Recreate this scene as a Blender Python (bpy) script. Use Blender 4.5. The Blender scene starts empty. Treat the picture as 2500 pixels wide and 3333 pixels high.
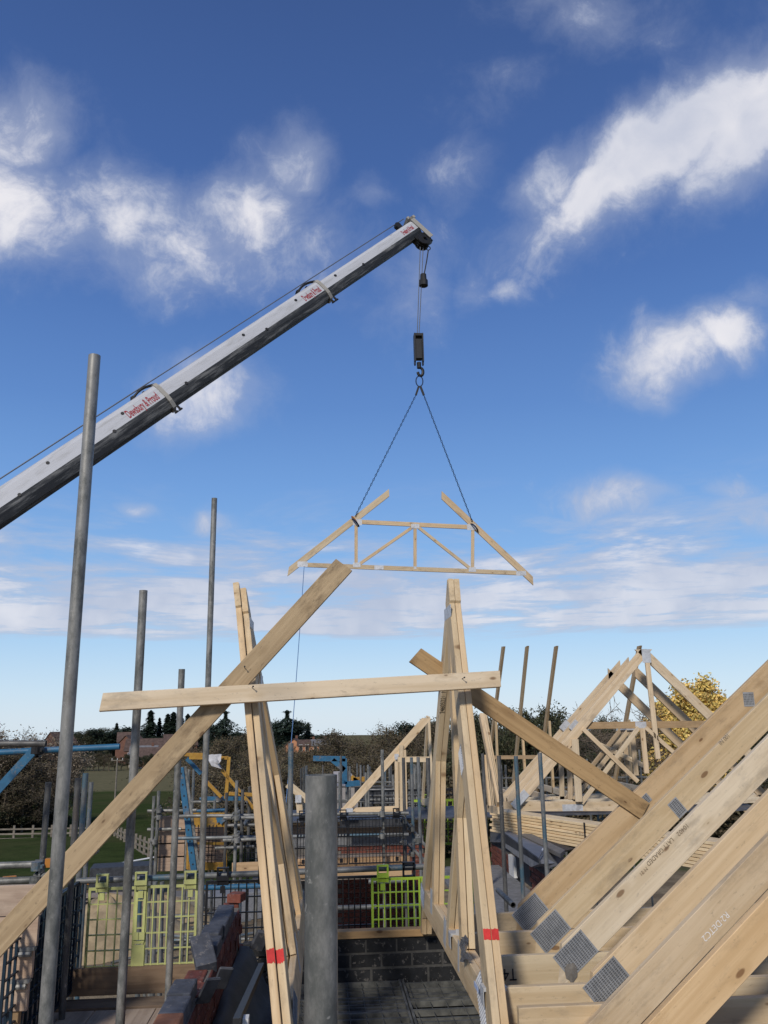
import bpy, math, random
import numpy as np
from mathutils import Vector, Matrix
random.seed(7)
S = bpy.context.scene
COL = S.collection
V = Vector
# ------------------------------------------------------------------ camera
ZC = 8.2                       # eye height above the plot (standing on the top scaffold lift)
F_PX, CX, CY = 2700.0, 1250.0, 1666.5
def cam_axes(pitch, roll, yaw):
    p, a, y = (math.radians(t) for t in (pitch, roll, yaw))
    f = V((0, math.cos(p), math.sin(p))); u = V((0, -math.sin(p), math.cos(p))); r = V((1, 0, 0))
    r2 = r*math.cos(a) - u*math.sin(a); u2 = u*math.cos(a) + r*math.sin(a)
    R = Matrix.Rotation(-y, 3, 'Z')
    return R @ r2, R @ u2, R @ f
CR, CU, CF = cam_axes(14.07, 1.0, 4.4)
cam = bpy.data.cameras.new('camera'); camo = bpy.data.objects.new('camera', cam); COL.objects.link(camo)
m = Matrix((CR, CU, -CF)).transposed().to_4x4(); m.translation = V((0, 0, ZC)); camo.matrix_world = m
cam.sensor_fit = 'VERTICAL'; cam.sensor_height = 36; cam.sensor_width = 27
cam.lens = F_PX/3333*36; cam.clip_start = .05; cam.clip_end = 6000
S.camera = camo
def ray(x, y): return CF + CR*((x-CX)/F_PX) - CU*((y-CY)/F_PX)
def A(x, y, X=None, Y=None, Z=None, D=None, pl=None):
    """surveyed point: sight line through a photo point, met with a known plane (metres)"""
    d = ray(x, y)
    if pl is not None: t = pl[1].dot(pl[0])/pl[1].dot(d)
    elif X is not None: t = X/d.x
    elif Y is not None: t = Y/d.y
    elif Z is not None: t = Z/d.z
    else: t = D
    q = d*t; q.z += ZC
    return q
def crop(x0, y0, s): return lambda u, v: (x0+u*s, y0+v*s)
C1 = crop(0, 2200, .5425); C2 = crop(700, 2200, .6028); C3 = crop(1500, 2050, .6028)
L1 = crop(0, 2300, .27125); L2 = crop(0, 2750, .27125); L3 = crop(250, 2780, .30139)
L4 = crop(480, 2400, .28933); L5 = crop(900, 2380, .30139); L6 = crop(950, 2750, .30139)
L7 = crop(1350, 2700, .36166); L8 = crop(1550, 2050, .36166); M1 = crop(1550, 2500, .30139)
M2 = crop(2000, 2050, .30139); M3 = crop(1900, 2600, .36166); M4 = crop(600, 2800, .24111)
M5 = crop(0, 1100, .42194); M6 = crop(1300, 2250, .24111); M7 = crop(700, 1850, .27119)
B1 = crop(0, 650, .87402); B2 = crop(900, 1550, .54249); B3 = crop(1200, 650, .27125); B4 = crop(650, 1800, .63291)
# ------------------------------------------------------------------ light, exposure
SUN_EL, SUN_AZ = 34.0, 204.0   # azimuth clockwise from +Y: behind the camera, to its left
SKY_STRENGTH = .075
S.view_settings.view_transform = 'Standard'; S.view_settings.look = 'None'
S.view_settings.gamma = 1; S.view_settings.use_curve_mapping = False
S.view_settings.exposure = 0.32
sl = bpy.data.lights.new('sun', 'SUN'); sl.energy = 2.3; sl.angle = math.radians(7); sl.color = (1, .93, .84)
so = bpy.data.objects.new('sun', sl); COL.objects.link(so)
el, az = math.radians(SUN_EL), math.radians(SUN_AZ)
sdir = V((math.sin(az)*math.cos(el), math.cos(az)*math.cos(el), math.sin(el)))
so.rotation_euler = sdir.to_track_quat('Z', 'Y').to_euler(); so.location = sdir*50
# ------------------------------------------------------------------ node helpers
class NT:
    """tiny expression layer over a node tree"""
    def __init__(s, tree): s.t = tree; s.n = tree.nodes; s.l = tree.links
    def new(s, typ, **k):
        n = s.n.new(typ)
        for a, b in k.items(): setattr(n, a, b)
        return n
    def put(s, inp, v):
        if isinstance(v, bpy.types.NodeSocket): s.l.new(v, inp)
        else: inp.default_value = v
    def m(s, op, a, b=0.0, c=None):
        n = s.new('ShaderNodeMath', operation=op); s.put(n.inputs[0], a); s.put(n.inputs[1], b)
        if c is not None: s.put(n.inputs[2], c)
        return n.outputs[0]
    def vm(s, op, a, b=(0, 0, 0)):
        n = s.new('ShaderNodeVectorMath', operation=op); s.put(n.inputs[0], a); s.put(n.inputs[1], b)
        return n.outputs['Value'] if op == 'DOT_PRODUCT' else n.outputs[0]
    def mix(s, f, a, b, bt='MIX'):
        n = s.new('ShaderNodeMix', data_type='RGBA', blend_type=bt)
        s.put(n.inputs[0], f); s.put(n.inputs[6], a); s.put(n.inputs[7], b); return n.outputs[2]
    def noise(s, vec, scale, detail=4, rough=.5, dist=0.0):
        n = s.new('ShaderNodeTexNoise'); s.put(n.inputs['Vector'], vec)
        n.inputs['Scale'].default_value = scale; n.inputs['Detail'].default_value = detail
        n.inputs['Roughness'].default_value = rough; n.inputs['Distortion'].default_value = dist
        return n.outputs[0]
    def ss(s, x, a, b, lo=0.0, hi=1.0):
        n = s.new('ShaderNodeMapRange', interpolation_type='SMOOTHSTEP')
        s.put(n.inputs[0], x); n.inputs[1].default_value = a; n.inputs[2].default_value = b
        n.inputs[3].default_value = lo; n.inputs[4].default_value = hi; return n.outputs[0]
    def lin(s, x, a, b, lo=0.0, hi=1.0):
        n = s.new('ShaderNodeMapRange'); s.put(n.inputs[0], x); n.inputs[1].default_value = a; n.inputs[2].default_value = b
        n.inputs[3].default_value = lo; n.inputs[4].default_value = hi; return n.outputs[0]
    def xyz(s, v):
        n = s.new('ShaderNodeSeparateXYZ'); s.put(n.inputs[0], v); return n.outputs
    def comb(s, x, y, z):
        n = s.new('ShaderNodeCombineXYZ'); s.put(n.inputs[0], x); s.put(n.inputs[1], y); s.put(n.inputs[2], z); return n.outputs[0]
# ------------------------------------------------------------------ world: sky and clouds
w = bpy.data.worlds.new('World'); S.world = w; w.use_nodes = True
T = NT(w.node_tree); T.n.clear()
sky = T.new('ShaderNodeTexSky', sky_type='NISHITA', sun_disc=False)
sky.sun_elevation = el; sky.sun_rotation = az; sky.air_density = 1.0; sky.dust_density = .35; sky.ozone_density = 2.2; sky.altitude = 100
dirv = T.vm('NORMALIZE', T.new('ShaderNodeTexCoord').outputs['Generated'])
dx, dy, dz = T.xyz(dirv)
# the clear October blue: the physical sky graded by elevation to the air of that day
ramp = T.new('ShaderNodeValToRGB'); T.put(ramp.inputs[0], dz)
def s2l(c): return tuple(((t/255+.055)/1.055)**2.4 if t > 10 else t/255/12.92 for t in c)
RS = [(0.0, (216, 233, 248)), (.035, (203, 228, 250)), (.09, (176, 213, 248)), (.18, (136, 184, 238)), (.27, (115, 163, 226)), (.36, (96, 141, 208)), (.48, (79, 119, 187)), (.60, (68, 103, 168)), (.72, (60, 90, 149)), (1.0, (46, 70, 120))]
cr = ramp.color_ramp
while len(cr.elements) < len(RS): cr.elements.new(.5)
for e, (p, c) in zip(cr.elements, RS):
    e.position = p; q = s2l(c); e.color = (q[0]/1.27, q[1]/1.27, q[2]/1.27, 1)
K = 1.0/SKY_STRENGTH
graded = T.vm('MULTIPLY', ramp.outputs[0], (K, K, K))
skyc = T.mix(T.ss(dz, -.22, -.10, .3, .85), sky.outputs[0], graded)
# cloud masses: (photo point, half axes as tangents, slope angle, weight)
BL = [(2170, 480, 340, 95, -27, 1.35), (2420, 375, 200, 125, -27, 1.45), (1800, 610, 130, 75, -24, .85),
      (20, 430, 110, 140, 60, 1.0), (40, 650, 130, 140, 0, 1.0), (390, 720, 150, 130, -35, .9), (560, 780, 240, 130, 0, .85),
      (800, 690, 180, 130, -25, .9), (960, 540, 90, 80, 0, .85), (400, 880, 240, 90, 10, .6), (460, 740, 520, 140, 0, .78),
      (660, 1310, 170, 85, -14, .9), (2210, 1165, 160, 75, -18, 1.0), (2370, 1090, 95, 75, 10, 1.0), (2130, 1260, 80, 50, 20, .7),
      (2050, 1635, 125, 45, 4, .85), (2370, 1610, 80, 40, 0, .7), (2470, 1700, 90, 50, 20, .75), (430, 1672, 60, 26, 14, .8),
      (1600, 330, 170, 90, -20, .36), (1930, 40, 230, 90, 15, .55), (1330, 930, 130, 170, 20, .62), (1500, 560, 110, 90, -20, .40), (1520, 920, 90, 80, 0, .48),
      (1190, 650, 90, 50, 0, .48), (2470, 950, 80, 60, 0, .5), (1680, 930, 60, 40, 0, .5), (700, 1690, 90, 30, 0, .6)]
wc = T.new('ShaderNodeTexNoise'); T.put(wc.inputs['Vector'], dirv); wc.inputs['Scale'].default_value = 9; wc.inputs['Detail'].default_value = 3
warp = T.vm('MULTIPLY', T.vm('SUBTRACT', wc.outputs[1], (.5, .5, .5)), (.075, .075, .075))
dw = T.vm('ADD', dirv, warp)
tot = None
for (px, py, a, b, ang, wt) in BL:
    c = ray(px, py); c.normalize()
    t = math.radians(ang)
    e1 = CR*math.cos(t) - CU*math.sin(t); e2 = CR*math.sin(t) + CU*math.cos(t)
    e1 = (e1 - c*e1.dot(c)).normalized(); e2 = (e2 - c*e2.dot(c)).normalized()
    uu = T.vm('DOT_PRODUCT', dw, tuple(e1*(F_PX/a/1.2))); vv = T.vm('DOT_PRODUCT', dw, tuple(e2*(F_PX/b/1.25)))
    r2 = T.m('MULTIPLY_ADD', uu, uu, T.m('MULTIPLY', vv, vv))
    g = T.m('MULTIPLY', T.m('EXPONENT', T.m('MULTIPLY', r2, -.8)), wt)
    tot = g if tot is None else T.m('MAXIMUM', tot, g)
tot = T.m('MULTIPLY', tot, T.m('GREATER_THAN', T.vm('DOT_PRODUCT', dw, tuple(CF)), 0.0))
n1 = T.noise(dw, 9, 8, .66); n2 = n1
tex = T.m('MULTIPLY', T.m('SUBTRACT', n1, .5), 2.0)
# scattered cumulus over the rest of the sky, same make-up
n0 = T.noise(dirv, 2.6, 3, .5)
away = T.ss(T.vm('DOT_PRODUCT', dirv, tuple(CF)), .86, .70)
gen = T.m('MULTIPLY', T.ss(n0, .52, .72), T.m('MULTIPLY', away, T.ss(dz, .10, .25)))
fld = T.m('MAXIMUM', tot, gen)
dens = T.m('MAXIMUM', T.ss(T.m('ADD', fld, tex), .26, 1.12), T.ss(T.m('MULTIPLY_ADD', tex, .55, fld), .12, .95, 0.0, .55))
# low streaky sheet between 5 and 14 degrees, on a flat layer so it closes up towards the horizon
zz = T.m('MAXIMUM', dz, .02)
plx = T.m('DIVIDE', dx, zz); ply = T.m('DIVIDE', dy, zz)
pv = T.comb(plx, ply, 0.0)
s1 = T.noise(pv, .8, 6, .66, .3)
st = s1
edge = T.m('ADD', dz, T.m('MULTIPLY', T.m('SUBTRACT', s1, .5), .035))
bandm = T.m('MULTIPLY', T.ss(edge, .090, .106), T.ss(dz, .30, .19))
fill = T.ss(dz, .25, .13)
low = T.m('MULTIPLY', T.ss(T.m('ADD', st, T.m('MULTIPLY', fill, .25)), .49, .78), bandm)
low = T.m('MULTIPLY', low, .88)
dens = T.m('MAXIMUM', dens, low)
shade = T.ss(T.m('ADD', T.m('ADD', dens, T.m('MULTIPLY', tex, .35)), T.m('MULTIPLY', T.m('SUBTRACT', T.noise(T.vm('ADD', dw, tuple(sdir*.03)), 8, 3, .6), n1), 1.4)), .45, 1.35)
cc = T.mix(shade, (.38*K, .42*K, .53*K, 1), (.68*K, .67*K, .70*K, 1))
fin = T.mix(T.m('MULTIPLY', dens, .97), skyc, cc)
bg = T.new('ShaderNodeBackground'); T.put(bg.inputs[0], fin); bg.inputs[1].default_value = SKY_STRENGTH
T.l.new(bg.outputs[0], T.new('ShaderNodeOutputWorld').inputs[0])
w.cycles.sampling_method = 'MANUAL'; w.cycles.sample_map_resolution = 256
# ------------------------------------------------------------------ materials
MATS = {}
def mat(name, fn, rough=.7, metal=0.0, spec=.3):
    m = bpy.data.materials.new(name); m.use_nodes = True; t = NT(m.node_tree)
    b = m.node_tree.nodes['Principled BSDF']
    b.inputs['Roughness'].default_value = rough; b.inputs['Metallic'].default_value = metal
    b.inputs['Specular IOR Level'].default_value = spec
    fn(t, b); MATS[name] = m; return m
def bump(t, b, h, strength, dist):
    n = t.new('ShaderNodeBump'); n.inputs['Strength'].default_value = strength; n.inputs['Distance'].default_value = dist
    t.put(n.inputs['Height'], h); t.l.new(n.outputs[0], b.inputs['Normal'])
def objco(t): return t.new('ShaderNodeTexCoord').outputs['Object']
def rnd(t): return t.new('ShaderNodeObjectInfo').outputs['Random']
def ocol(t): return t.new('ShaderNodeObjectInfo').outputs['Color']
def wood(light, dark, knot, dirt, dirtamt, rough=.75):
    def fn(t, b):
        co = objco(t); r = rnd(t)
        off = t.comb(t.m('MULTIPLY', r, 37.0), t.m('MULTIPLY', r, 11.3), t.m('MULTIPLY', r, 5.1))
        p = t.vm('ADD', co, off)
        # knots: sparse stretched cells, the grain bends round them
        kv = t.new('ShaderNodeTexVoronoi'); t.put(kv.inputs['Vector'], t.vm('MULTIPLY', p, (5.0, 11, 1.5))); kv.inputs['Scale'].default_value = 1
        kd = kv.outputs['Distance']; kc = t.xyz(kv.outputs['Color'])
        thr = t.m('MULTIPLY_ADD', kc[1], .12, .03)
        on = t.m('GREATER_THAN', kc[0], .36)
        k = t.m('MULTIPLY', on, t.ss(t.m('SUBTRACT', kd, thr), .035, -.03))
        halo = t.m('MULTIPLY', on, t.ss(t.m('SUBTRACT', kd, thr), .3, .0))
        g = t.noise(t.vm('MULTIPLY', p, (1.3, 34, 34)), 1.0, 5, .6, .6)
        g2 = t.noise(t.vm('MULTIPLY', p, (.6, 9, 9)), 1.0, 3, .5, 1.1)
        f = t.m('ADD', t.m('MULTIPLY', g, .55), t.m('MULTIPLY', g2, .55))
        f = t.ss(t.m('ADD', f, t.m('MULTIPLY', halo, -.14)), .40, .70)
        c = t.mix(f, dark, light)
        c = t.mix(t.m('MULTIPLY', k, .8), c, knot)
        d = t.noise(t.vm('MULTIPLY', p, (3, 7, 7)), 1.0, 6, .7)
        c = t.mix(t.m('MULTIPLY', t.ss(d, .5, .72), dirtamt), c, dirt)
        sp = t.noise(t.vm('MULTIPLY', p, (22, 45, 45)), 1.0, 4, .7)
        c = t.mix(t.m('MULTIPLY', t.ss(sp, .60, .70), dirtamt*.75), c, dirt)
        ch = t.noise(t.vm('MULTIPLY', p, (5, 130, 130)), 1.0, 3, .6)
        c = t.mix(t.m('MULTIPLY', t.ss(ch, .62, .72), .35), c, dark)
        c = t.mix(1.0, c, ocol(t), 'MULTIPLY')
        t.put(b.inputs['Base Color'], c)
        bump(t, b, t.m('ADD', g, t.m('MULTIPLY', d, .6)), .25, .003)
    return fn
mat('timber', wood((.66, .555, .41, 1), (.54, .43, .29, 1), (.16, .085, .04, 1), (.30, .25, .19, 1), .62))
mat('timber_rough', wood((.45, .35, .225, 1), (.31, .23, .14, 1), (.10, .055, .03, 1), (.13, .095, .06, 1), .75, .85))
mat('board_grey', wood((.33, .275, .22, 1), (.24, .19, .15, 1), (.11, .085, .06, 1), (.15, .125, .10, 1), .6, .9))
def galv(base, dark, paint=None, pa=.0):
    def fn(t, b):
        p = t.vm('ADD', objco(t), t.comb(t.m('MULTIPLY', rnd(t), 31.0), 0.0, t.m('MULTIPLY', rnd(t), 17.0)))
        n = t.m('ADD', t.m('MULTIPLY', t.noise(t.vm('MULTIPLY', p, (1, 1, .45)), 18, 7, .72), .6), t.m('MULTIPLY', t.noise(t.vm('MULTIPLY', p, (1, 1, .3)), 4, 5, .65), .4)); n2 = t.noise(p, 70, 4, .6); n3 = t.noise(t.vm('MULTIPLY', p, (1, 1, .5)), 4, 5, .6)
        c = t.mix(t.ss(n, .40, .60), dark, base)
        c = t.mix(t.m('MULTIPLY', t.ss(n2, .62, .76), .5), c, (.42, .41, .38, 1))
        c = t.mix(t.m('MULTIPLY', t.ss(n3, .57, .7), .35), c, (.12, .08, .05, 1))
        n4 = t.noise(p, 11, 5, .75)
        c = t.mix(t.m('MULTIPLY', t.ss(n4, .64, .68), .6), c, (.40, .39, .36, 1))
        if paint: c = t.mix(t.ss(t.m('ADD', n3, t.m('MULTIPLY', n2, .25)), .68-pa, .80-pa), c, paint)
        t.put(b.inputs['Base Color'], c)
        t.put(b.inputs['Roughness'], t.lin(n, .3, .7, .62, .45))
        bump(t, b, n2, .2, .002)
    return fn
mat('galv', galv((.27, .265, .245, 1), (.10, .105, .098, 1)), metal=.25, spec=.4)
mat('galv_dark', galv((.13, .128, .122, 1), (.062, .062, .062, 1)), metal=.25, spec=.4)
mat('galv_blue', galv((.21, .215, .21, 1), (.11, .115, .115, 1), (.065, .125, .165, 1), .03), metal=.25, spec=.4)
def plain(c, var=.25, sc=9, bmp=0.0, dark=None):
    def fn(t, b):
        p = t.vm('ADD', objco(t), t.comb(t.m('MULTIPLY', rnd(t), 19.0), 0.0, 0.0))
        n = t.noise(p, sc, 5, .6)
        dk = dark or tuple(q*(1-var) for q in c[:3])+(1,)
        col = t.mix(t.ss(n, .35, .65), dk, c)
        col = t.mix(.5, col, t.mix(1.0, col, t.comb(t.lin(rnd(t), 0, 1, .75, 1.2), t.lin(rnd(t), 0, 1, .75, 1.2), t.lin(rnd(t), 0, 1, .75, 1.2)), 'MULTIPLY'))
        if sc in (14, 18): col = t.mix(t.m('MULTIPLY', t.ss(t.noise(p, 22, 5, .75), .56, .64), .5), col, (.24, .22, .20, 1))
        t.put(b.inputs['Base Color'], col)
        if bmp: bump(t, b, t.noise(p, sc*6, 4, .6), .4, bmp)
    return fn
mat('blue_paint', galv((.025, .135, .25, 1), (.02, .10, .19, 1), (.16, .155, .15, 1), .02), spec=.4)
mat('yellow_paint', galv((.42, .24, .035, 1), (.33, .17, .025, 1), (.16, .11, .06, 1), .0), spec=.35)
mat('plate_metal', galv((.60, .61, .62, 1), (.44, .45, .46, 1)), metal=.25, spec=.5)
mat('plate_base', galv((.40, .41, .42, 1), (.28, .29, .30, 1)), metal=.3, spec=.5)
mat('plate_dark', plain((.035, .035, .038, 1)), metal=.3)
mat('brick_red', plain((.20, .065, .045, 1), .35, 14, .002), .9)  # red lowered so the parapet's shade sits in the colour
mat('brick_dark_red', plain((.14, .045, .036, 1), .35, 14, .002), .9)
mat('brick_orange', plain((.30, .13, .07, 1), .3, 14, .002), .9)
mat('brick_blue', plain((.085, .092, .11, 1), .35, 18, .002), .75)  # darkened in colour for the shade the parapet caps lie in
mat('mortar_dark', plain((.085, .082, .076, 1), .25, 30, .003), .95)
mat('block_dark', plain((.026, .027, .029, 1), .35, 14, .003), .95)
mat('block_grey', plain((.22, .225, .235, 1), .25, 14, .003), .95)
mat('mortar', plain((.19, .175, .155, 1), .25, 30, .003), .95)
mat('guard_pale', plain((.50, .53, .20, 1), .2, 6, 0, (.40, .41, .17, 1)), .5)
mat('guard_lime', plain((.42, .60, .06, 1), .15, 6), .45)
mat('guard_black', plain((.012, .013, .016, 1), .3, 6), .45)
mat('guard_blueblack', plain((.012, .03, .05, 1), .3, 6), .45)
def boomfn(base):
    def fn(t, b):
        p = objco(t)
        n = t.noise(t.vm('MULTIPLY', p, (.5, 4, 4)), 3, 7, .7); n2 = t.noise(t.vm('MULTIPLY', p, (.8, 4, 4)), 1.5, 6, .7)
        c = t.mix(t.m('MULTIPLY', t.ss(n, .46, .68), .55), base, (.30, .30, .29, 1))
        c = t.mix(t.m('MULTIPLY', t.ss(n2, .62, .74), .55), c, (.14, .13, .12, 1))
        t.put(b.inputs['Base Color'], c)
    return fn
mat('boom_white', boomfn((.50, .51, .535, 1)), .35, 0, .5)
mat('boom_belly', boomfn((.035, .038, .042, 1)), .6, 0, .25)  # near-black belly: grease, plus the underside's shade put into the colour
mat('dark_metal', plain((.014, .014, .015, 1), .3, 20), .5, .0, .4)
mat('cream_metal', boomfn((.34, .32, .28, 1)), .5)
mat('red_letter', plain((.36, .03, .045, 1), .2, 30), .5)
mat('red_paint', plain((.62, .04, .035, 1), .2, 40), .7)
mat('ink', plain((.02, .018, .02, 1), .1, 30), .7)
mat('chalk', plain((.75, .74, .72, 1), .1, 30), .8)
mat('stamp', plain((.20, .15, .10, 1), .1, 30), .8)
mat('rope_steel', plain((.16, .18, .22, 1), .2, 60), .5, .3)
mat('chain_blue', plain((.02, .035, .075, 1), .2, 60), .5, .4)
mat('twine_blue', plain((.10, .20, .38, 1), .1, 60), .8)
mat('membrane', plain((.05, .053, .06, 1), .45, 7, .003), .65)
mat('slate', plain((.10, .105, .12, 1), .4, 9, .003), .6)
mat('lead_grey', plain((.17, .18, .20, 1), .25, 9, .002), .5)
mat('upvc', plain((.72, .72, .70, 1), .06, 5), .4)
mat('foil', plain((.55, .56, .60, 1), .3, 25, .004), .22, .7, .6)
mat('label_blue', plain((.42, .50, .70, 1), .1, 20), .6)
mat('cloth_white', plain((.6, .6, .62, 1), .25, 20), .8)
mat('grate', plain((.16, .16, .145, 1), .45, 9, .002, (.07, .072, .068, 1)), .75, .2)
mat('pit_shade', plain((.006, .006, .006, 1), .2, 5), .9)
mat('sand', plain((.37, .285, .17, 1), .3, 2.5, .01), .95)
mat('orange_plastic', plain((.42, .17, .03, 1), .2, 6), .5)
mat('bark', plain((.10, .078, .058, 1), .35, 6, .01), .95)
mat('twig', plain((.17, .135, .10, 1), .3, 6), .95)
mat('roof_tile', plain((.125, .085, .07, 1), .35, 1.2, .01), .9)
mat('roof_slate', plain((.17, .17, .18, 1), .25, 1.2, .01), .8)
mat('brick_far', plain((.17, .085, .06, 1), .25, .8), .9)  # wall colour darkened to carry the shade on the hillside houses
mat('brick_far_orange', plain((.50, .24, .13, 1), .2, .8), .9)
mat('render_far', plain((.50, .45, .40, 1), .15, .8), .9)
mat('fence_wood', plain((.235, .205, .165, 1), .3, 3), .9)
def glassfn(t, b):
    t.put(b.inputs['Base Color'], (.03, .035, .04, 1)); b.inputs['Roughness'].default_value = .12
mat('dark_glass', glassfn, .1, 0, .6)
def leaf(cols, tr=.25):
    def fn(t, b):
        g = t.new('ShaderNodeNewGeometry')
        n = g.outputs['Random Per Island'] if 'Random Per Island' in g.outputs else rnd(t)
        r = t.new('ShaderNodeValToRGB'); t.put(r.inputs[0], n); r.color_ramp.interpolation = 'CONSTANT'
        e = r.color_ramp.elements
        while len(e) < len(cols): e.new(.5)
        for i, c in enumerate(cols): e[i].position = i/len(cols); e[i].color = c
        t.put(b.inputs['Base Color'], t.mix(.6, r.outputs[0], t.mix(1.0, r.outputs[0], ocol(t), 'MULTIPLY')))
        b.inputs['Roughness'].default_value = .7
    return fn
mat('leaf_brown', leaf([(.105, .08, .048, 1), (.12, .09, .052, 1), (.095, .08, .044, 1), (.085, .07, .042, 1), (.11, .095, .05, 1)]))
mat('leaf_willow', leaf([(.22, .18, .13, 1), (.17, .14, .10, 1), (.26, .21, .15, 1)]))
mat('leaf_olive', leaf([(.055, .062, .028, 1), (.045, .054, .024, 1), (.068, .066, .03, 1), (.038, .045, .022, 1)]))
mat('leaf_conifer', leaf([(.018, .032, .02, 1), (.026, .042, .026, 1), (.014, .024, .016, 1)]))
mat('leaf_gold', leaf([(.80, .55, .15, 1), (.70, .53, .15, 1), (.88, .60, .22, 1), (.56, .46, .14, 1), (.42, .33, .11, 1)]))
def ground(t, b):
    g = t.new('ShaderNodeNewGeometry'); p = g.outputs['Position']; x, y, z = t.xyz(p)
    n = t.noise(p, .05, 5, .6); n2 = t.noise(p, .6, 6, .7); n3 = t.noise(p, 4.0, 5, .7)
    grass = t.mix(t.ss(n2, .35, .65), (.035, .052, .018, 1), (.055, .075, .026, 1))
    grass = t.mix(t.m('MULTIPLY', t.ss(n, .45, .6), .5), grass, (.075, .075, .035, 1))
    pale = t.mix(t.ss(n2, .4, .65), (.135, .125, .07, 1), (.17, .15, .085, 1))
    yy = t.m('ADD', y, t.m('MULTIPLY', t.m('SUBTRACT', n, .5), 25.0))
    c = t.mix(t.ss(yy, 184, 190), grass, pale)
    mud = t.mix(t.ss(n2, .35, .65), (.16, .125, .085, 1), (.27, .215, .14, 1))
    mud = t.mix(t.m('MULTIPLY', t.ss(n3, .5, .7), .5), mud, (.09, .075, .055, 1))
    c = t.mix(t.ss(t.m('ADD', y, t.m('MULTIPLY', t.m('SUBTRACT', n2, .5), 8.0)), 47, 52), mud, c)
    t.put(b.inputs['Base Color'], c); bump(t, b, t.m('ADD', n3, n2), .6, .15)
mat('ground', ground, 1.0, 0, .0)
# ------------------------------------------------------------------ mesh and object builders
class MB:
    def __init__(s): s.v = []; s.f = []
    def add(s, vs, fs):
        o = len(s.v); s.v += [tuple(q) for q in vs]; s.f += [tuple(i+o for i in f) for f in fs]; return s
    def box(s, lo, hi, M=None):
        x0, y0, z0 = lo; x1, y1, z1 = hi
        vs = [V(q) for q in ((x0, y0, z0), (x1, y0, z0), (x1, y1, z0), (x0, y1, z0), (x0, y0, z1), (x1, y0, z1), (x1, y1, z1), (x0, y1, z1))]
        if M is not None: vs = [M @ q for q in vs]
        return s.add(vs, [(0, 3, 2, 1), (4, 5, 6, 7), (0, 1, 5, 4), (1, 2, 6, 5), (2, 3, 7, 6), (3, 0, 4, 7)])
    def bar(s, p0, p1, w, h, up=(0, 0, 1)):
        p0, p1 = V(p0), V(p1); ex = (p1-p0); L = ex.length; ex.normalize()
        ez = V(up) - ex*V(up).dot(ex)
        if ez.length < 1e-4: ez = V((1, 0, 0)) - ex*ex.x
        ez.normalize(); ey = ez.cross(ex)
        M = Matrix((ex, ey, ez)).transposed().to_4x4(); M.translation = p0
        return s.box((0, -w/2, -h/2), (L, w/2, h/2), M)
    def tube(s, p0, p1, r0, r1=None, n=10, cap=True):
        r1 = r0 if r1 is None else r1; p0, p1 = V(p0), V(p1); q = (p1-p0).to_track_quat('Z', 'Y')
        vs = []
        for p, r in ((p0, r0), (p1, r1)):
            vs += [p + q @ V((r*math.cos(2*math.pi*i/n), r*math.sin(2*math.pi*i/n), 0)) for i in range(n)]
        fs = [(i, (i+1) % n, n+(i+1) % n, n+i) for i in range(n)]
        if cap: fs += [tuple(range(n-1, -1, -1)), tuple(range(n, 2*n))]
        return s.add(vs, fs)
    def path(s, pts, r, n=8):
        for a, b in zip(pts[:-1], pts[1:]): s.tube(a, b, r, r, n)
        return s
    def ring(s, c, ax, R, r, n=16, k=6, sx=1.0, xdir=None):
        c = V(c); ax = V(ax).normalized(); q = ax.to_track_quat('Z', 'Y').to_matrix()
        e1 = V(xdir).normalized() if xdir is not None else q @ V((1, 0, 0)); e2 = ax.cross(e1)
        vs = []
        for i in range(n):
            t = 2*math.pi*i/n; d = e1*math.cos(t)*sx + e2*math.sin(t); dn = (e1*math.cos(t) + e2*math.sin(t))
            for j in range(k):
                u = 2*math.pi*j/k; vs.append(c + d*R + dn*(r*math.cos(u)) + ax*(r*math.sin(u)))
        fs = [(i*k+j, ((i+1) % n)*k+j, ((i+1) % n)*k+(j+1) % k, i*k+(j+1) % k) for i in range(n) for j in range(k)]
        return s.add(vs, fs)
    def mesh(s, name):
        me = bpy.data.meshes.new(name); me.from_pydata(s.v, [], s.f); me.update(); return me
def thing(name, label, cat, loc=(0, 0, 0), group=None):
    o = bpy.data.objects.new(name, None); COL.objects.link(o); o.location = loc; o.empty_display_size = .2
    o['label'] = label; o['category'] = cat
    if group: o['group'] = group
    return o
def tag(o, label, cat, group=None):
    o['label'] = label; o['category'] = cat
    if group: o['group'] = group
    return o
def wloc(p):
    if p is None: return V((0, 0, 0))
    return V(p.location) + wloc(p.parent)
def link(name, me, mt, parent=None, M=None, smooth=False, col=None):
    o = bpy.data.objects.new(name, me); COL.objects.link(o)
    if mt is not None and not me.materials: me.materials.append(MATS[mt])
    M = M.copy() if M is not None else Matrix.Identity(4)
    if parent is not None:
        o.parent = parent
        pm = Matrix.Identity(4); chain = []
        q = parent
        while q is not None: chain.append(q); q = q.parent
        for q in reversed(chain): pm = pm @ q.matrix_basis
        M = pm.inverted() @ M
    o.matrix_basis = M
    if smooth:
        for p in me.polygons: p.use_smooth = True
    if col: o.color = col if len(col) == 4 else tuple(col)+(1,)
    return o
def build(name, mb, mt, parent=None, origin=None, smooth=False, col=None):
    """world-space MB -> object; its origin at `origin` (default: the parent's place)"""
    o = V(origin) if origin is not None else (wloc(parent) if parent is not None else V((0, 0, 0)))
    mb.v = [tuple(V(q)-o) for q in mb.v]
    return link(name, mb.mesh(name), mt, parent, Matrix.Translation(o), smooth, col)
def tint(a=.10, base=(1, 1, 1)):
    k = random.uniform(1-a, 1+a*.6); wv = random.uniform(-.04, .04)
    return (base[0]*k*(1+wv), base[1]*k, base[2]*k*(1-wv), 1)
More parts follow.
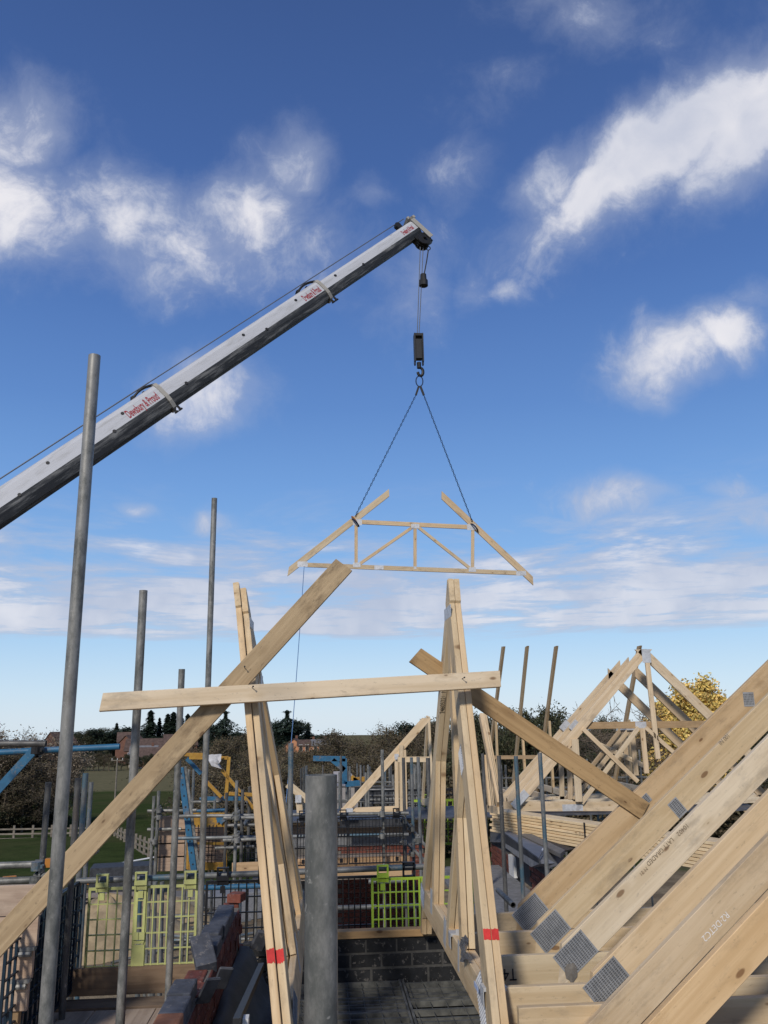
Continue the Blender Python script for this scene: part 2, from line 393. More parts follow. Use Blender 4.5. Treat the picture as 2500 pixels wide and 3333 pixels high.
def frame(p0, p1, nrm):
    p0, p1 = V(p0), V(p1); ex = p1-p0; L = ex.length; ex.normalize()
    ez = V(nrm) - ex*V(nrm).dot(ex); ez.normalize(); ey = ez.cross(ex)
    M = Matrix((ex, ey, ez)).transposed().to_4x4(); M.translation = p0
    return M, L
def timber(name, p0, p1, depth, thick, nrm, parent=None, mt='timber', c0=0.0, c1=0.0, yo=0.0, zo=0.0, col=None, b=.0025, bow=0.0):
    """sawn piece; the face towards nrm runs along p0-p1; c0/c1 skew the end cuts; grain along local X"""
    M, L = frame(p0, p1, nrm)
    d = depth/2; prof = [(-d+b, -thick), (d-b, -thick), (d, -thick+b), (d, -b), (d-b, 0), (-d+b, 0), (-d, -b), (-d, -thick+b)]
    ns = 7 if bow else 2
    vs = []
    for k in range(ns):
        t = k/(ns-1)
        for (y, z) in prof:
            x = t*L + (c0*y*(1-t) + c1*y*t)
            vs.append((x, y+yo+bow*math.sin(math.pi*t), z+zo))
    fs = []
    for k in range(ns-1):
        for i in range(8):
            j = (i+1) % 8; fs.append((k*8+i, k*8+j, (k+1)*8+j, (k+1)*8+i))
    fs += [tuple(range(7, -1, -1)), tuple(range((ns-1)*8, ns*8))]
    me = bpy.data.meshes.new(name); me.from_pydata(vs, [], fs); me.update()
    return link(name, me, mt, parent, M, False, col or tint())
def tube_obj(name, p0, p1, mt='galv', parent=None, r=.02415, n=14, hollow=True, wob=0.0):
    p0, p1 = V(p0), V(p1); M = (p1-p0).to_track_quat('Z', 'Y').to_matrix().to_4x4(); M.translation = p0
    L = (p1-p0).length; mb = MB()
    cs = [(math.cos(2*math.pi*i/n), math.sin(2*math.pi*i/n)) for i in range(n)]
    dep = min(.35, L*.4); ri = r*.84
    rings = [(ri, dep), (ri, 0), (r, 0), (r, L), (ri, L), (ri, L-dep)] if hollow else [(0.001, 0), (r, 0), (r, L), (.001, L)]
    vs = [(R*c, R*s_, z) for (R, z) in rings for (c, s_) in cs]
    fs = [(k*n+i, k*n+(i+1) % n, (k+1)*n+(i+1) % n, (k+1)*n+i) for k in range(len(rings)-1) for i in range(n)]
    if hollow: fs += [tuple(range(n)), tuple(range((len(rings)-1)*n+n-1, (len(rings)-1)*n-1, -1))]
    me = bpy.data.meshes.new(name); me.from_pydata(vs, [], fs); me.update()
    for p in me.polygons: p.use_smooth = True
    try: me.set_sharp_from_angle(angle=math.radians(40))
    except Exception: pass
    return link(name, me, mt, parent, M)
_coup = {}
def coupler(p, ax1, ax2, parent, mt='galv', sc=1.0):
    """right-angle scaffold coupler: two clamp rings with bolt lugs"""
    key = mt
    if key not in _coup:
        mb = MB(); mb.tube((0, 0, -.026), (0, 0, .026), .034, n=12); mb.tube((-.026, .056, 0), (.026, .056, 0), .034, n=12)
        mb.box((-.022, .012, -.022), (.022, .05, .022)); mb.box((-.05, -.012, -.012), (-.03, .03, .012)); mb.tube((-.044, -.05, 0), (-.044, .03, 0), .008, n=6)
        mb.box((-.012, .05, .03), (.012, .075, .052)); mb.tube((0, .03, .046), (0, .105, .046), .008, n=6)
        _coup[key] = mb.mesh('coupler'); _coup[key].materials.append(MATS[mt])
    ez = V(ax1).normalized(); ex = V(ax2).normalized(); ex = (ex-ez*ex.dot(ez)).normalized(); ey = ez.cross(ex)
    M = Matrix((ex, ey, ez)).transposed().to_4x4(); M.translation = V(p)
    return link('coupler', _coup[key], None, parent, M @ Matrix.Scale(sc, 4))
def nail_plate(p, ex, nrm, lx, ly, parent, fine=True, mt='plate_metal'):
    """punched metal plate with its rows of raised slot lips"""
    M, _ = frame(p, V(p)+V(ex), nrm)
    mb = MB(); mb.box((-lx/2, -ly/2, 0), (lx/2, ly/2, .0015))
    if fine:
        px, py = .0165, .0105
        nx, ny = int((lx-.008)/px), int((ly-.006)/py)
        for i in range(nx):
            for j in range(ny):
                x = (i-(nx-1)/2)*px; y = (j-(ny-1)/2)*py
                mb.add([(x-.0062, y-.0036, .0017), (x+.0062, y-.0036, .0017), (x+.0054, y+.0006, .0062), (x-.0054, y+.0006, .0062)], [(0, 1, 2, 3)])
                mb.add([(x-.0062, y+.0010, .0019), (x+.0062, y+.0010, .0019), (x+.0062, y+.0040, .0019), (x-.0062, y+.0040, .0019)], [(0, 1, 2, 3)])
    me = mb.mesh('nail_plate'); me.materials.append(MATS['plate_base' if fine else mt]); me.materials.append(MATS['plate_dark']); me.materials.append(MATS[mt])
    if fine:
        for k in range(6, len(me.polygons)): me.polygons[k].material_index = 1 if k % 2 else 2  # lips lightened, slots blackened: light and shade of the punching put into colour
    return link('nail_plate', me, None, parent, M)
def letters(name, txt, M, size, mt, parent, sx=1.0, depth=.0, bold=0.0):
    cu = bpy.data.curves.new('t', 'FONT'); cu.body = txt; cu.size = size; cu.extrude = depth; cu.offset = bold
    tmp = bpy.data.objects.new('t', cu); COL.objects.link(tmp)
    dg = bpy.context.evaluated_depsgraph_get(); me = bpy.data.meshes.new_from_object(tmp.evaluated_get(dg))
    COL.objects.unlink(tmp); bpy.data.objects.remove(tmp); bpy.data.curves.remove(cu)
    me.transform(Matrix.Diagonal((sx, 1, 1, 1))); me.materials.clear(); me.materials.append(MATS[mt]); me.name = name
    return link(name, me, None, parent, M)
def copy_tree(o, parent=None):
    c = o.copy(); COL.objects.link(c); c.parent = parent
    for ch in list(o.children): copy_tree(ch, c)
    return c
def nail(p, d, parent, L=.05):
    mb = MB(); p = V(p); d = V(d).normalized(); mb.tube(p, p+d*L, .0022, n=6); mb.tube(p+d*L, p+d*(L+.003), .005, n=8)
    return build('nail', mb, 'dark_metal', parent)
# ------------------------------------------------------------------ terrain
HP = [(-400, 0), (40, 0), (80, -1.8), (170, -5.6), (230, -3.9), (262, -4.5), (310, -4.8), (350, -3.4), (400, .4), (460, .2), (700, -6), (1500, -30), (4000, -90)]
def gz(y):
    for (a, za), (b, zb) in zip(HP[:-1], HP[1:]):
        if a <= y <= b: t = (y-a)/(b-a); t = t*t*(3-2*t)*.5+t*.5; return za+(zb-za)*t
    return -90
ys = [-400, -100, -20, 0, 20, 30, 40, 50, 60, 70, 80, 95, 110, 130, 150, 170, 190, 210, 230, 260, 300, 350, 400, 460, 560, 700, 900, 1500, 4000]
xs = [-3000, -1200, -600, -300, -150, -80, -40, -20, 0, 20, 40, 80, 150, 300, 600, 1200, 3000]
mb = MB(); mb.v = [(x, y, gz(y) + (.5*math.sin(x*.05+y*.03) if 60 < y < 1000 else 0)) for y in ys for x in xs]; nx = len(xs)
mb.f = [(j*nx+i, j*nx+i+1, (j+1)*nx+i+1, (j+1)*nx+i) for j in range(len(ys)-1) for i in range(nx-1)]
g = build('ground', mb, 'ground', smooth=True); g['kind'] = 'structure'
# ------------------------------------------------------------------ the two leaning girder trusses
def girder(name, label, group, p, n, side, apex, near, far, webs, plates, stag, reds, gap, tone):
    pt, nv = V(p), V(n)
    def Q(y, z):
        return V((pt.x - nv.z*(z-pt.z)/nv.x, y, z+ZC))
    nrm = nv*side
    ce = Q((near[0]+far[0])/2, -.6)
    t = thing(name, label, 'truss', Q((near[0]+far[0])/2, -1.41), group)
    def edge(nm, a, b, dep, k, c0=0, c1=0, dz=0):
        a, b = Q(*a), Q(*b); a.z += dz; b.z += dz
        d = (b-a).normalized(); inn = (ce-a) - d*(ce-a).dot(d); inn.normalize()
        return timber(nm, a+inn*dep/2, b+inn*dep/2, dep, .037, nrm, t, zo=-k*(.038+gap), c0=c0, c1=c1, col=tint(.08, tone))
    sl = math.tan(math.radians(33)) * (1 if side > 0 else -1)
    for k in range(2):
        s = stag if k else 0
        edge('rafter', near, apex, .15, k, 0, sl, s)
        edge('rafter', far, (apex[0]+.003, apex[1]-.002), .15, k, 0, -sl, s)
        edge('bottom_chord', (near[0]+.56, -1.41), (far[0]-.02, -1.41), .163, k)
        for (a, b, dep) in webs:
            timber('web', Q(*a), Q(*b), dep, .035, nrm, t, zo=-k*(.038+gap)-.001, col=tint(.1, tone))
    for (y, z, lx, ly, ang) in plates:
        q = Q(y, z)+nrm.normalized()*.0005
        nail_plate(q, V((0, math.cos(ang), math.sin(ang))), nrm, lx, ly, t, lx > .12)
    # sprayed red mark across the outer edges of the near rafters
    a, b = Q(*near), Q(*apex); d = (b-a).normalized(); out = (a-ce) - d*(a-ce).dot(d); out.normalize(); ax = nrm.normalized()
    for k, (zr, hh) in enumerate(reds):
        f = (zr-near[1])/(apex[1]-near[1]); c = a.lerp(b, f); sh = V((0, 0, stag if k else 0)); c = c+sh-d*sh.dot(d)
        c = c + out*.0012 - ax*(k*(.038+gap)+.0185)
        mb = MB(); N = 9; top = []; bot = []
        for i in range(N):
            u = (i/(N-1)-.5)*.0365
            top.append(c+ax*u+d*(hh/2+random.uniform(-.003, .003))); bot.append(c+ax*u-d*(hh/2+random.uniform(-.003, .009 if side > 0 else .003)))
        mb.add(top+bot, [(i, i+1, N+i+1, N+i) for i in range(N-1)]); build('red_spray_mark', mb, 'red_paint', t)
    return t, Q, nrm
WR = (1.02, .93, .78)
gR, QR, nR = girder('girder_truss', 'upright doubled girder truss seen end-on, right of centre, holding a foil scrap', 'doubled girder trusses',
    (.77, 0, -1.40), (1, 0, -.04), -1, (5.611, .895), (3.80, -1.90), (7.0, -1.40),
    [((6.27, -1.25), (6.2, -.2), .10), ((5.05, -1.25), (5.60, .62), .097), ((5.58, -1.27), (5.06, -.17), .095)],
    [(6.85, -1.31, .22, .13, .2), (6.33, -1.25, .10, .16, 0), (5.66, -1.30, .10, .16, .2), (5.12, -1.30, .05, .16, 0), (4.42, -1.33, .24, .15, 1.0), (5.60, .70, .08, .30, 1.57), (5.02, -.24, .17, .10, 1.0)],
    0.0, [(-1.02, .052), (-1.02, .052)], .0015, WR)
gL, QL, nL = girder('girder_truss', 'doubled timber girder truss leaning left, plies staggered at the top, beside the brick parapet', 'doubled girder trusses',
    (-.12, 0, -1.35), (1, 0, .17), 1, (5.41, .81), (3.67, -1.90), (6.84, -1.40),
    [((6.12, -1.25), (6.02, -.2), .10), ((5.10, -1.25), (5.42, .55), .097), ((5.44, -1.27), (4.86, -.17), .095)],
    [(6.7, -1.31, .22, .13, .2), (5.15, -1.26, .10, .2, 0), (4.25, -1.33, .24, .15, 1.0), (5.40, .60, .08, .30, 1.57), (5.55, .25, .09, .2, 1.57)],
    .045, [(-1.04, .055), (-1.04, .058)], .009, WR)
# joist hangers, foil scrap and label on the right girder
for (y) in (5.38, 4.34):
    mb = MB(); q = QR(y, -1.25)
    mb.box((q.x-.012, y-.03, q.z-.005), (q.x+.10, y+.05, q.z+.012)); mb.box((q.x-.014, y-.03, q.z-.07), (q.x-.011, y+.05, q.z+.01))
    mb.box((q.x+.02, y-.035, q.z-.02), (q.x+.05, y-.03, q.z+.035))
    build('joist_hanger', mb, 'plate_metal', gR)
mb = MB(); q = A(*L7(480, 1070), pl=(V((.765, 0, -1.4)), V((1, 0, -.04)))); random.seed(3)
pts = []
for i in range(7):
    for j in range(5):
        pts.append(q+V((-.004-.03*abs(math.sin(i*1.3+j)), (i-3)*.03, (j-2)*.026 - .012*(i-3)+random.uniform(-.008, .008))))
mb.add(pts, [(i*5+j, (i+1)*5+j, (i+1)*5+j+1, i*5+j+1) for i in range(6) for j in range(4)])
tag(build('foil_scrap', mb, 'foil', origin=q, smooth=True), 'crumpled silver foil scrap caught on the right girder truss', 'foil')
q = A(*L7(595, 1425), pl=(V((.765, 0, -1.4)), V((1, 0, -.04)))); mb = MB()
mb.box((q.x-.02, q.y-.03, q.z-.013), (q.x-.018, q.y+.075, q.z+.012)); tag(build('paper_tag', mb, 'label_blue', origin=q), 'small pale blue paper tag stapled to the right girder truss', 'tag')
# handwriting on the underside of the far rafter of the right girder
a, b = QR(7.0, -1.40), QR(5.614, .893); d = (b-a).normalized(); ce = QR(5.5, -.6); inn = (ce-a)-d*(ce-a).dot(d); inn.normalize()
q = a.lerp(b, .66)+inn*.1515 + V((.010, 0, 0)); ax = V((1, 0, .04)).normalized()
M = Matrix((d, -ax, inn)).transposed().to_4x4(); M.translation = q+ax*.022
letters('handwriting', '24605221 17', M, .05, 'ink', gR, .75)
# ------------------------------------------------------------------ plated trusses on the right (planes of constant Y)
YS = [5.88, 5.38, 4.87, 4.34, 4.01, 3.64]
TL = ['farthest of the plated trusses on the right, brown, with the long brace nailed to it', 'second plated truss from the back on the right, yellowish rafter with two metal plates',
      'palest plated truss on the right, stamped with grading marks', 'plated truss on the right with the largest metal plate at its heel',
      'truss with white chalk writing, second from the front at lower right', 'nearest truss at the lower right corner, warm yellow rafter with two big knots']
TC = [(.84, .73, .58), (1.0, .95, .83), (1.13, 1.11, 1.08), (1.0, .95, .85), (.93, .90, .84), (1.08, .93, .72)]
PIT = math.radians(39.2); dr = V((math.cos(PIT), 0, math.sin(PIT))); pn = V((-math.sin(PIT), 0, math.cos(PIT)))
fN = V((0, -1, 0)); rights = []
for i, y in enumerate(YS):
    t = thing('roof_truss', TL[i], 'truss', (4.5, y, ZC-1.41), 'plated attic trusses on the right'); rights.append(t)
    e0 = V((1.392, y, -1.1316+ZC)); RD = .157
    lo = e0 - pn*RD/2 - dr*(.205 if i < 4 else 1.1); hi = e0 - pn*RD/2 + dr*5.0
    random.seed(20+i); c = tint(.04, TC[i])
    timber('rafter', lo, hi, RD, .04, fN, t, c0=1.2, c1=-.8, col=c)
    apx = hi + pn*RD/2
    d2 = V((dr.x, 0, -dr.z)); p2 = V((-pn.x, 0, pn.z))
    timber('rafter', hi+V((.02, 0, 0)), hi+d2*5.4, RD, .04, fN, t, c0=.8, c1=0, col=tint(.08))
    timber('bottom_chord', V((.872, y, ZC-1.25-.0785)), V((8.9, y, ZC-1.25-.0785)), .157, .04, fN, t, zo=-.0415 if i > 3 else -.001, col=tint(.05, (1.0, .94, .82)))
    timber('web', V((3.62, y, ZC-1.24)), V((3.62, y, ZC+.62)), .12, .037, fN, t, zo=-.0425, col=tint())
    timber('web', V((4.1, y, ZC+1.15)), V((6.3, y, ZC+1.15)), .12, .037, fN, t, zo=-.0425, col=tint())
    if i < 4: nail_plate(V((1.377, y-.0012, ZC-1.252)), dr, fN, .213, .145, t, True)
def face_pt(px, py, i): return A(px, py, Y=YS[i]) + V((0, -.0012, 0))
nail_plate(face_pt(2099, 2605, 0), dr, fN, .085, .06, rights[0], True)
nail_plate(face_pt(2437, 2276, 0), V((0, 0, 1)), fN, .10, .08, rights[0], True)
nail_plate(face_pt(2205, 2629, 1), dr, fN, .075, .11, rights[1], True)
def face_text(txt, px, py, i, size, mt, rot=PIT, sx=1.0, flip=False, dy=.0018):
    q = A(px, py, Y=YS[i]); ex = V((math.cos(rot), 0, math.sin(rot))); ez = V((0, -1, 0)); ey = ez.cross(ex)
    M = Matrix((ex, ey, ez)).transposed().to_4x4(); M.translation = q+V((0, -dy, 0))
    return letters('lettering', txt, M, size, mt, rights[i], sx)
UP = math.pi
face_text('10402', *M3(925, 215), 2, .035, 'stamp', PIT+UP)
face_text('LATT GRADED', *M3(790, 345), 2, .035, 'stamp', PIT+UP, .9)
face_text('M 21', *M3(560, 610), 2, .028, 'stamp', PIT+UP)
face_text('IN 001', *M2(1150, 1250), 1, .04, 'stamp', PIT, .8)
face_text('R2·DETC2', *M3(1280, 1010), 4, .04, 'chalk', PIT+UP, .95)
face_text('AX 07A', *M3(1060, 965), 3, .04, 'chalk', PIT+UP, .9, dy=.002)
face_text('R8', *M1(1160, 690), 1, .03, 'stamp', UP)
face_text('T4', *L7(915, 1250), 2, .085, 'ink', UP, .8)
# mortar splash on the third heel
mb = MB(); q = A(*L7(1405, 1290), Y=YS[2]); random.seed(5)
ring = [q+V((.035*math.cos(a)*random.uniform(.7, 1.2), -.004, .05*math.sin(a)*random.uniform(.7, 1.2))) for a in [k*.524 for k in range(12)]]
mb.add(ring+[q+V((0, -.012, 0))], [(k, (k+1) % 12, 12) for k in range(12)]); build('mortar_splash', mb, 'mortar', rights[2])
# ------------------------------------------------------------------ loose braces
def board(name, label, pa, pb, dep, th, nrm, mt, col, nails=(), c0=0, c1=0, bow=0):
    o = timber(name, pa, pb, dep, th, nrm, None, mt, c0, c1, col=col, bow=bow); tag(o, label, 'timber')
    M = o.matrix_basis
    for (x, y) in nails:
        mb = MB(); mb.tube((x, y, -.01), (x+.006, y+.002, .035), .0022, n=6); mb.tube((x+.006, y+.002, .035), (x+.0065, y+.002, .038), .005, n=8)
        link('nail', mb.mesh('nail'), 'dark_metal', o, M @ Matrix.Identity(4))
    return o
pa, pb = A(329, 2285, Y=4.72), A(1629, 2209, Y=5.0)
Lb = (pb-pa).length
board('timber_brace', 'clean pale horizontal timber batten nailed across both girder trusses', pa, pb, .097, .037, V((.2, -1, .12)), 'timber', (1.1, 1.07, 1.02, 1), [(Lb*.355, .03), (Lb*.895, .012)], c0=.18, c1=.05)
pa, pb = A(-60, 3125, Y=4.80), A(1120, 1838, Y=4.90)
Lb = (pb-pa).length
board('timber_brace', 'long dirty timber board rising diagonally from lower left across the left girder truss', pa, pb, .12, .045, V((.08, -1, .06)), 'timber_rough', (1.12, 1.08, 1.0, 1), [(Lb*.70, .02)], c1=-.1)
pa, pb = A(1352, 2132, Y=5.84), A(2100, 2640, Y=5.862)
board('timber_brace', 'rough brown timber brace running down from the right girder truss to the plated rafters', pa, pb, .125, .04, V((0, -1, 0)), 'timber_rough', (1.0, .86, .66, 1), c0=.15)
# ------------------------------------------------------------------ foreground scaffold tubes
def pole(label, px, py, X, Y, zb, mt='galv', n=18, lean=0.0, group='bare scaffold tubes standing up'):
    p = A(px, py, Y=Y); b = V((p.x-lean, Y, ZC+zb))
    o = tube_obj('scaffold_tube', b, p, mt, None, n=n); tag(o, label, 'scaffold tube', group); return o
pole('thick nearest scaffold tube at bottom centre, cut off at the top below the horizon', 1046, 2522, 0, 1.33, -3.0, 'galv', 48)
pole('tallest scaffold tube, at the far left, overlapping the crane boom', 308, 1158, 0, 3.25, -2.6, 'galv', 28)
pole('second tall scaffold tube from the left, behind the end of the pale batten', 467, 1922, 0, 5.0, -2.6, 'galv', 24)
pole('short scaffold tube between two taller ones, behind the pale batten', 592, 2178, 0, 6.45, -2.6, 'galv', 20)
pole('slim tall scaffold tube left of the leaning girder truss', 698, 1622, 0, 7.0, -2.6, 'galv', 20)
pole('short grey tube stub left of the tallest tube, above the board stack', 158, 2546, 0, 7.4, -3, 'galv_dark')
pole('dark short tube right of the tallest tube, leftmost of three', 255, 2533, 0, 7.0, -3, 'galv_dark')
pole('middle of three short tubes right of the tallest tube', 279, 2517, 0, 7.7, -3, 'galv_blue')
pole('blue stained tube, rightmost of three right of the tallest tube', 297, 2546, 0, 9.6, -3, 'galv_blue')
pole('teal stained tube just right of the left girder truss', 947, 2419, 0, 8.0, -3, 'galv_blue')
pole('leftmost dark tube of three in front of the stacked trusses', 1624, 2460, 0, 10.0, -2.75, 'galv_dark')
pole('middle blue stained tube of three in front of the stacked trusses', 1679, 2461, 0, 10.0, -2.75, 'galv_blue')
pole('rightmost blue stained tube of three in front of the stacked trusses', 1757, 2450, 0, 9.7, -2.3, 'galv_blue')
pole('dark tube peeping out right behind the right girder truss', 1571, 2453, 0, 12.5, -2.75, 'galv_dark', 12)
# ------------------------------------------------------------------ crane
TIP = A(1352, 748, D=20.0); LEFT = A(0, 1655, D=14.6); bd = (TIP-LEFT).normalized()
base = LEFT - bd*16
crane = thing('crane_boom', 'white telescopic crane boom with red lettering, reaching across the sky', 'crane', base)
sidev = V((0, -1, 0)) - bd*V((0, -1, 0)).dot(bd)
sidev = (sidev + V((.0, 0, 0))).normalized(); upv = sidev.cross(bd)
if upv.z < 0: upv = -upv
# section seen from below and to the side: rounded top, flat web, chamfered belly dark with grease and painted shade
def section(w, h): return [(-.30*w, .5*h), (.30*w, .5*h), (.42*w, .44*h), (.5*w, .30*h), (.5*w, -.13*h), (.44*w, -.30*h), (.24*w, -.5*h), (-.24*w, -.5*h), (-.44*w, -.30*h), (-.5*w, -.13*h), (-.5*w, .30*h), (-.42*w, .44*h)]
def boom_part(nm, s0, s1, w, h):
    M = Matrix((bd, sidev, upv)).transposed().to_4x4(); M.translation = LEFT+bd*s0
    prof = section(w, h); L = s1-s0; n = len(prof)
    vs = [(x, a, b) for x in (0, L) for (a, b) in prof]
    fs = [(i, (i+1) % n, n+(i+1) % n, n+i) for i in range(n)]+[tuple(range(n-1, -1, -1)), tuple(range(n, 2*n))]
    me = bpy.data.meshes.new(nm); me.from_pydata(vs, [], fs); me.materials.append(MATS['boom_white']); me.materials.append(MATS['boom_belly'])
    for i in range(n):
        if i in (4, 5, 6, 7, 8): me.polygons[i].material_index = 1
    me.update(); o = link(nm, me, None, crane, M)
    return o, M, L
def s_at(px, py):
    r = ray(px, py); o = V((0, 0, ZC)); w0 = LEFT-o; b_ = bd.dot(r); d_ = bd.dot(w0); e_ = r.dot(w0); c_ = r.dot(r)
    return (b_*e_-c_*d_)/(c_-b_*b_)
sa, sb, sc_ = s_at(548, 1318), s_at(1056, 962), (TIP-LEFT).length
secs = [(-16, sa, .38, .585), (sa-.3, sb, .33, .51), (sb-.3, sc_, .28, .425)]
parts = [boom_part('boom_section', *q) for q in secs]
for k, (s, w, h) in enumerate([(sa, .38, .585), (sb, .33, .51)]):
    mb = MB(); M = Matrix((bd, sidev, upv)).transposed().to_4x4(); M.translation = LEFT+bd*s
    pr = section(w*1.10, h*1.08); n = len(pr)
    mb.add([M @ V((x, a, b)) for x in (-.035, .045) for (a, b) in pr], [(i, (i+1) % n, n+(i+1) % n, n+i) for i in range(n)]+[tuple(range(n-1, -1, -1)), tuple(range(n, 2*n))])
    build('boom_collar', mb, 'cream_metal', crane)
    mb = MB()
    mb.path([M @ V((-.48+.09*i, .02, h*.5+.05+.07*math.sin(math.pi*i/6))) for i in range(7)], .028, 6)
    mb.box((-.5, -.06, h*.5), (-.44, .06, h*.5+.09), M); mb.box((-.25, -.05, h*.5), (-.2, .05, h*.5+.05), M)
    build('rope_guide', mb, 'dark_metal', crane)
    mb = MB()
    for x in (-.04, .06):
        mb.tube(M @ V((x, .08, -h*.56)), M @ V((x, .08, -h*.56-.09)), .025, n=8); mb.tube(M @ V((x-.04, .08, -h*.56-.09)), M @ V((x+.04, .08, -h*.56-.09)), .02, n=8)
    build('roller', mb, 'dark_metal', crane)
# lettering on the web, holes along it
def on_web(k, s, up, off=.0025):
    w, h = secs[k][2], secs[k][3]; ex = bd; ez = sidev; ey = upv
    M = Matrix((ex, ey if ez.cross(ex).dot(ey) > 0 else ey, ez)).transposed().to_4x4(); M.translation = LEFT+bd*s+sidev*(w*.5+off)+upv*(h*up); return M
letters('lettering', 'Dewsbury & Proud', on_web(0, sa-.86, -.06), .255, 'red_letter', crane, .37, bold=.006)
letters('lettering', 'Dewsbury & Proud', on_web(1, sb-.60, -.07), .23, 'red_letter', crane, .28, bold=.006)
letters('lettering', 'Dewsbury & Proud', on_web(2, sc_-.50, -.04), .18, 'red_letter', crane, .27, bold=.005)
for k, ss in ((0, (s_at(61, 1618), s_at(152, 1510), s_at(364, 1410), s_at(394, 1350))), (1, (s_at(595, 1250), s_at(800, 1115), s_at(843, 1057), s_at(968, 1000))), (2, (s_at(1166, 857), s_at(1090, 908)))):
    for j, s in enumerate(ss):
        M = on_web(k, s, (-.13 if j % 2 == 0 else .22), .001); mb = MB()
        mb.tube(M @ V((0, 0, -.002)), M @ V((0, 0, .003)), .035, n=10); build('web_hole', mb, 'dark_metal', crane)
# head: cheek plates, sheaves, rope
M = Matrix((bd, sidev, upv)).transposed().to_4x4(); M.translation = TIP
mb = MB()
for yy in (-.17, .15): mb.box((-.02, yy, -.44), (.10, yy+.02, .27), M)
mb.box((-.02, -.17, .20), (.16, .17, .27), M); mb.box((-.05, -.16, .25), (.02, .16, .32), M)
build('boom_head', mb, 'cream_metal', crane)
mb = MB(); 
for yy in (-.12, -.05, .02, .09): mb.tube(M @ V((-.12, yy, -.36)), M @ V((-.12, yy+.045, -.36)), .17, n=16)
mb.tube(M @ V((-.12, -.2, -.36)), M @ V((-.12, .2, -.36)), .035, n=8); mb.box((-.28, -.1, -.3), (-.16, .1, -.18), M); mb.box((.0, -.06, -.5), (.08, .06, -.32), M)
build('head_sheave', mb, 'dark_metal', crane)
mb = MB(); mb.tube(M @ V((-.3, -.05, .33)), M @ V((-.3, .05, .33)), .08, n=10); mb.box((-.36, -.06, .2), (-.24, .06, .33), M)
build('top_sheave', mb, 'dark_metal', crane)
mb = MB(); hs_ = .42
mb.tube(LEFT-bd*16+upv*.52+sidev*.03, LEFT+bd*sa+upv*.44+sidev*.03, .014, n=6); mb.tube(LEFT+bd*sa+upv*.44+sidev*.03, TIP+upv*.40, .012, n=6); build('hoist_rope', mb, 'rope_steel', crane)
# falls of rope, hook block, hook
HX = A(1365, 1085, Y=TIP.y).x; HOOK = V((0, 0, 0))
top = A(1373, 800, Y=TIP.y-.05)
bt = A(1361, 1092, Y=top.y); xb_ = bt.x
mb = MB()
for o_ in (-.035, .035): mb.tube(top+V((o_, 0, 0)), V((xb_+o_*.6, top.y, bt.z)), .011, n=6)
build('fall_rope', mb, 'rope_steel', crane)
mb = MB(); p0 = A(1394, 808, Y=top.y); mb.ring(p0, (0, 1, 0), .05, .012, 12, 6); mb.path([p0+V((0, 0, -.05)), p0+V((-.05, 0, -.35)), p0+V((-.12, 0, -.7))], .016, 6)
q = p0+V((-.14, 0, -.92)); mb.tube(q+V((0, 0, .22)), q, .07, .085, 10); mb.tube(q+V((0, 0, .06)), q+V((0, 0, -.08)), .105, n=10); build('limit_switch_weight', mb, 'dark_metal', crane)
hb = thing('hook_block', 'black crane hook block hanging above the suspended truss', 'hook', (xb_, top.y, bt.z-1.0))
mb = MB(); zt = bt.z+.02; xh = xb_
for sx in (-.105, .08): mb.box((xh+sx, top.y-.10, zt-.70), (xh+sx+.03, top.y+.10, zt))
mb.box((xh-.085, top.y-.09, zt-.06), (xh+.085, top.y+.09, zt)); mb.box((xh-.07, top.y-.08, zt-.62), (xh+.07, top.y+.08, zt-.14))
for sx in (-.105, .08): mb.box((xh+sx, top.y-.05, zt-.76), (xh+sx+.03, top.y+.05, zt-.70))
build('block_body', mb, 'dark_metal', hb)
mb = MB(); mb.tube((xh, top.y, zt-.70), (xh, top.y, zt-.84), .05, n=10)
hk = [V((xh+.0+.10*math.sin(t)*.6+.03, top.y+.10*math.cos(t)*0, zt-.93+.10*math.cos(t))) for t in [k*.42 for k in range(0, 12)]]
mb.path(hk, .034, 8); build('hook', mb, 'dark_metal', hb)
MY = top.y
ms = thing('lifting_chains', 'two-leg blue-black lifting chain sling between hook and suspended truss', 'chain', (xh, MY, zt-1.2))
mb = MB(); ctr = V((xh, MY, zt-1.16)); mb.ring(ctr, (0, 1, 0), .08, .013, 18, 6, 1.6, (0, 0, 1)); build('master_link', mb, 'chain_blue', ms)
mb = MB()
for sx in (-1, 1): mb.bar(ctr+V((sx*.02, 0, -.13)), ctr+V((sx*.09, 0, -.34)), .04, .045)
build('shackle', mb, 'dark_metal', ms)
# ------------------------------------------------------------------ suspended truss
HY = MY
def HP_(u, v): return A(*B2(u, v), Y=HY)
ht = thing('roof_truss', 'roof truss with an open top hanging from the crane in mid air', 'truss', HP_(830, 560))
HM = [((70, 572), (676, 98), .135, 'rafter'), ((1540, 628), (991, 112), .135, 'rafter'), ((170, 531), (1480, 581), .095, 'bottom_chord'), ((495, 273), (1165, 305), .095, 'top_chord'),
      ((478, 285), (478, 530), .07, 'web'), ((1179, 315), (1177, 560), .07, 'web'), ((832, 300), (832, 548), .07, 'web'), ((818, 304), (490, 532), .065, 'web'), ((850, 304), (1172, 560), .065, 'web')]
for i, (a, b, dep, nm) in enumerate(HM):
    c0 = c1 = 0
    if nm == 'rafter': c0, c1 = (.9, -.8) if i == 0 else (-.9, .8)
    if i == 0: c0, c1 = 1.1, .75
    if i == 1: c0, c1 = -1.0, -.9
    timber(nm, HP_(*a), HP_(*b), dep, .04, fN, ht, c0=c0, c1=c1, zo=-.001*(nm != 'rafter'), col=tint(.05, (.92, .86, .76)))
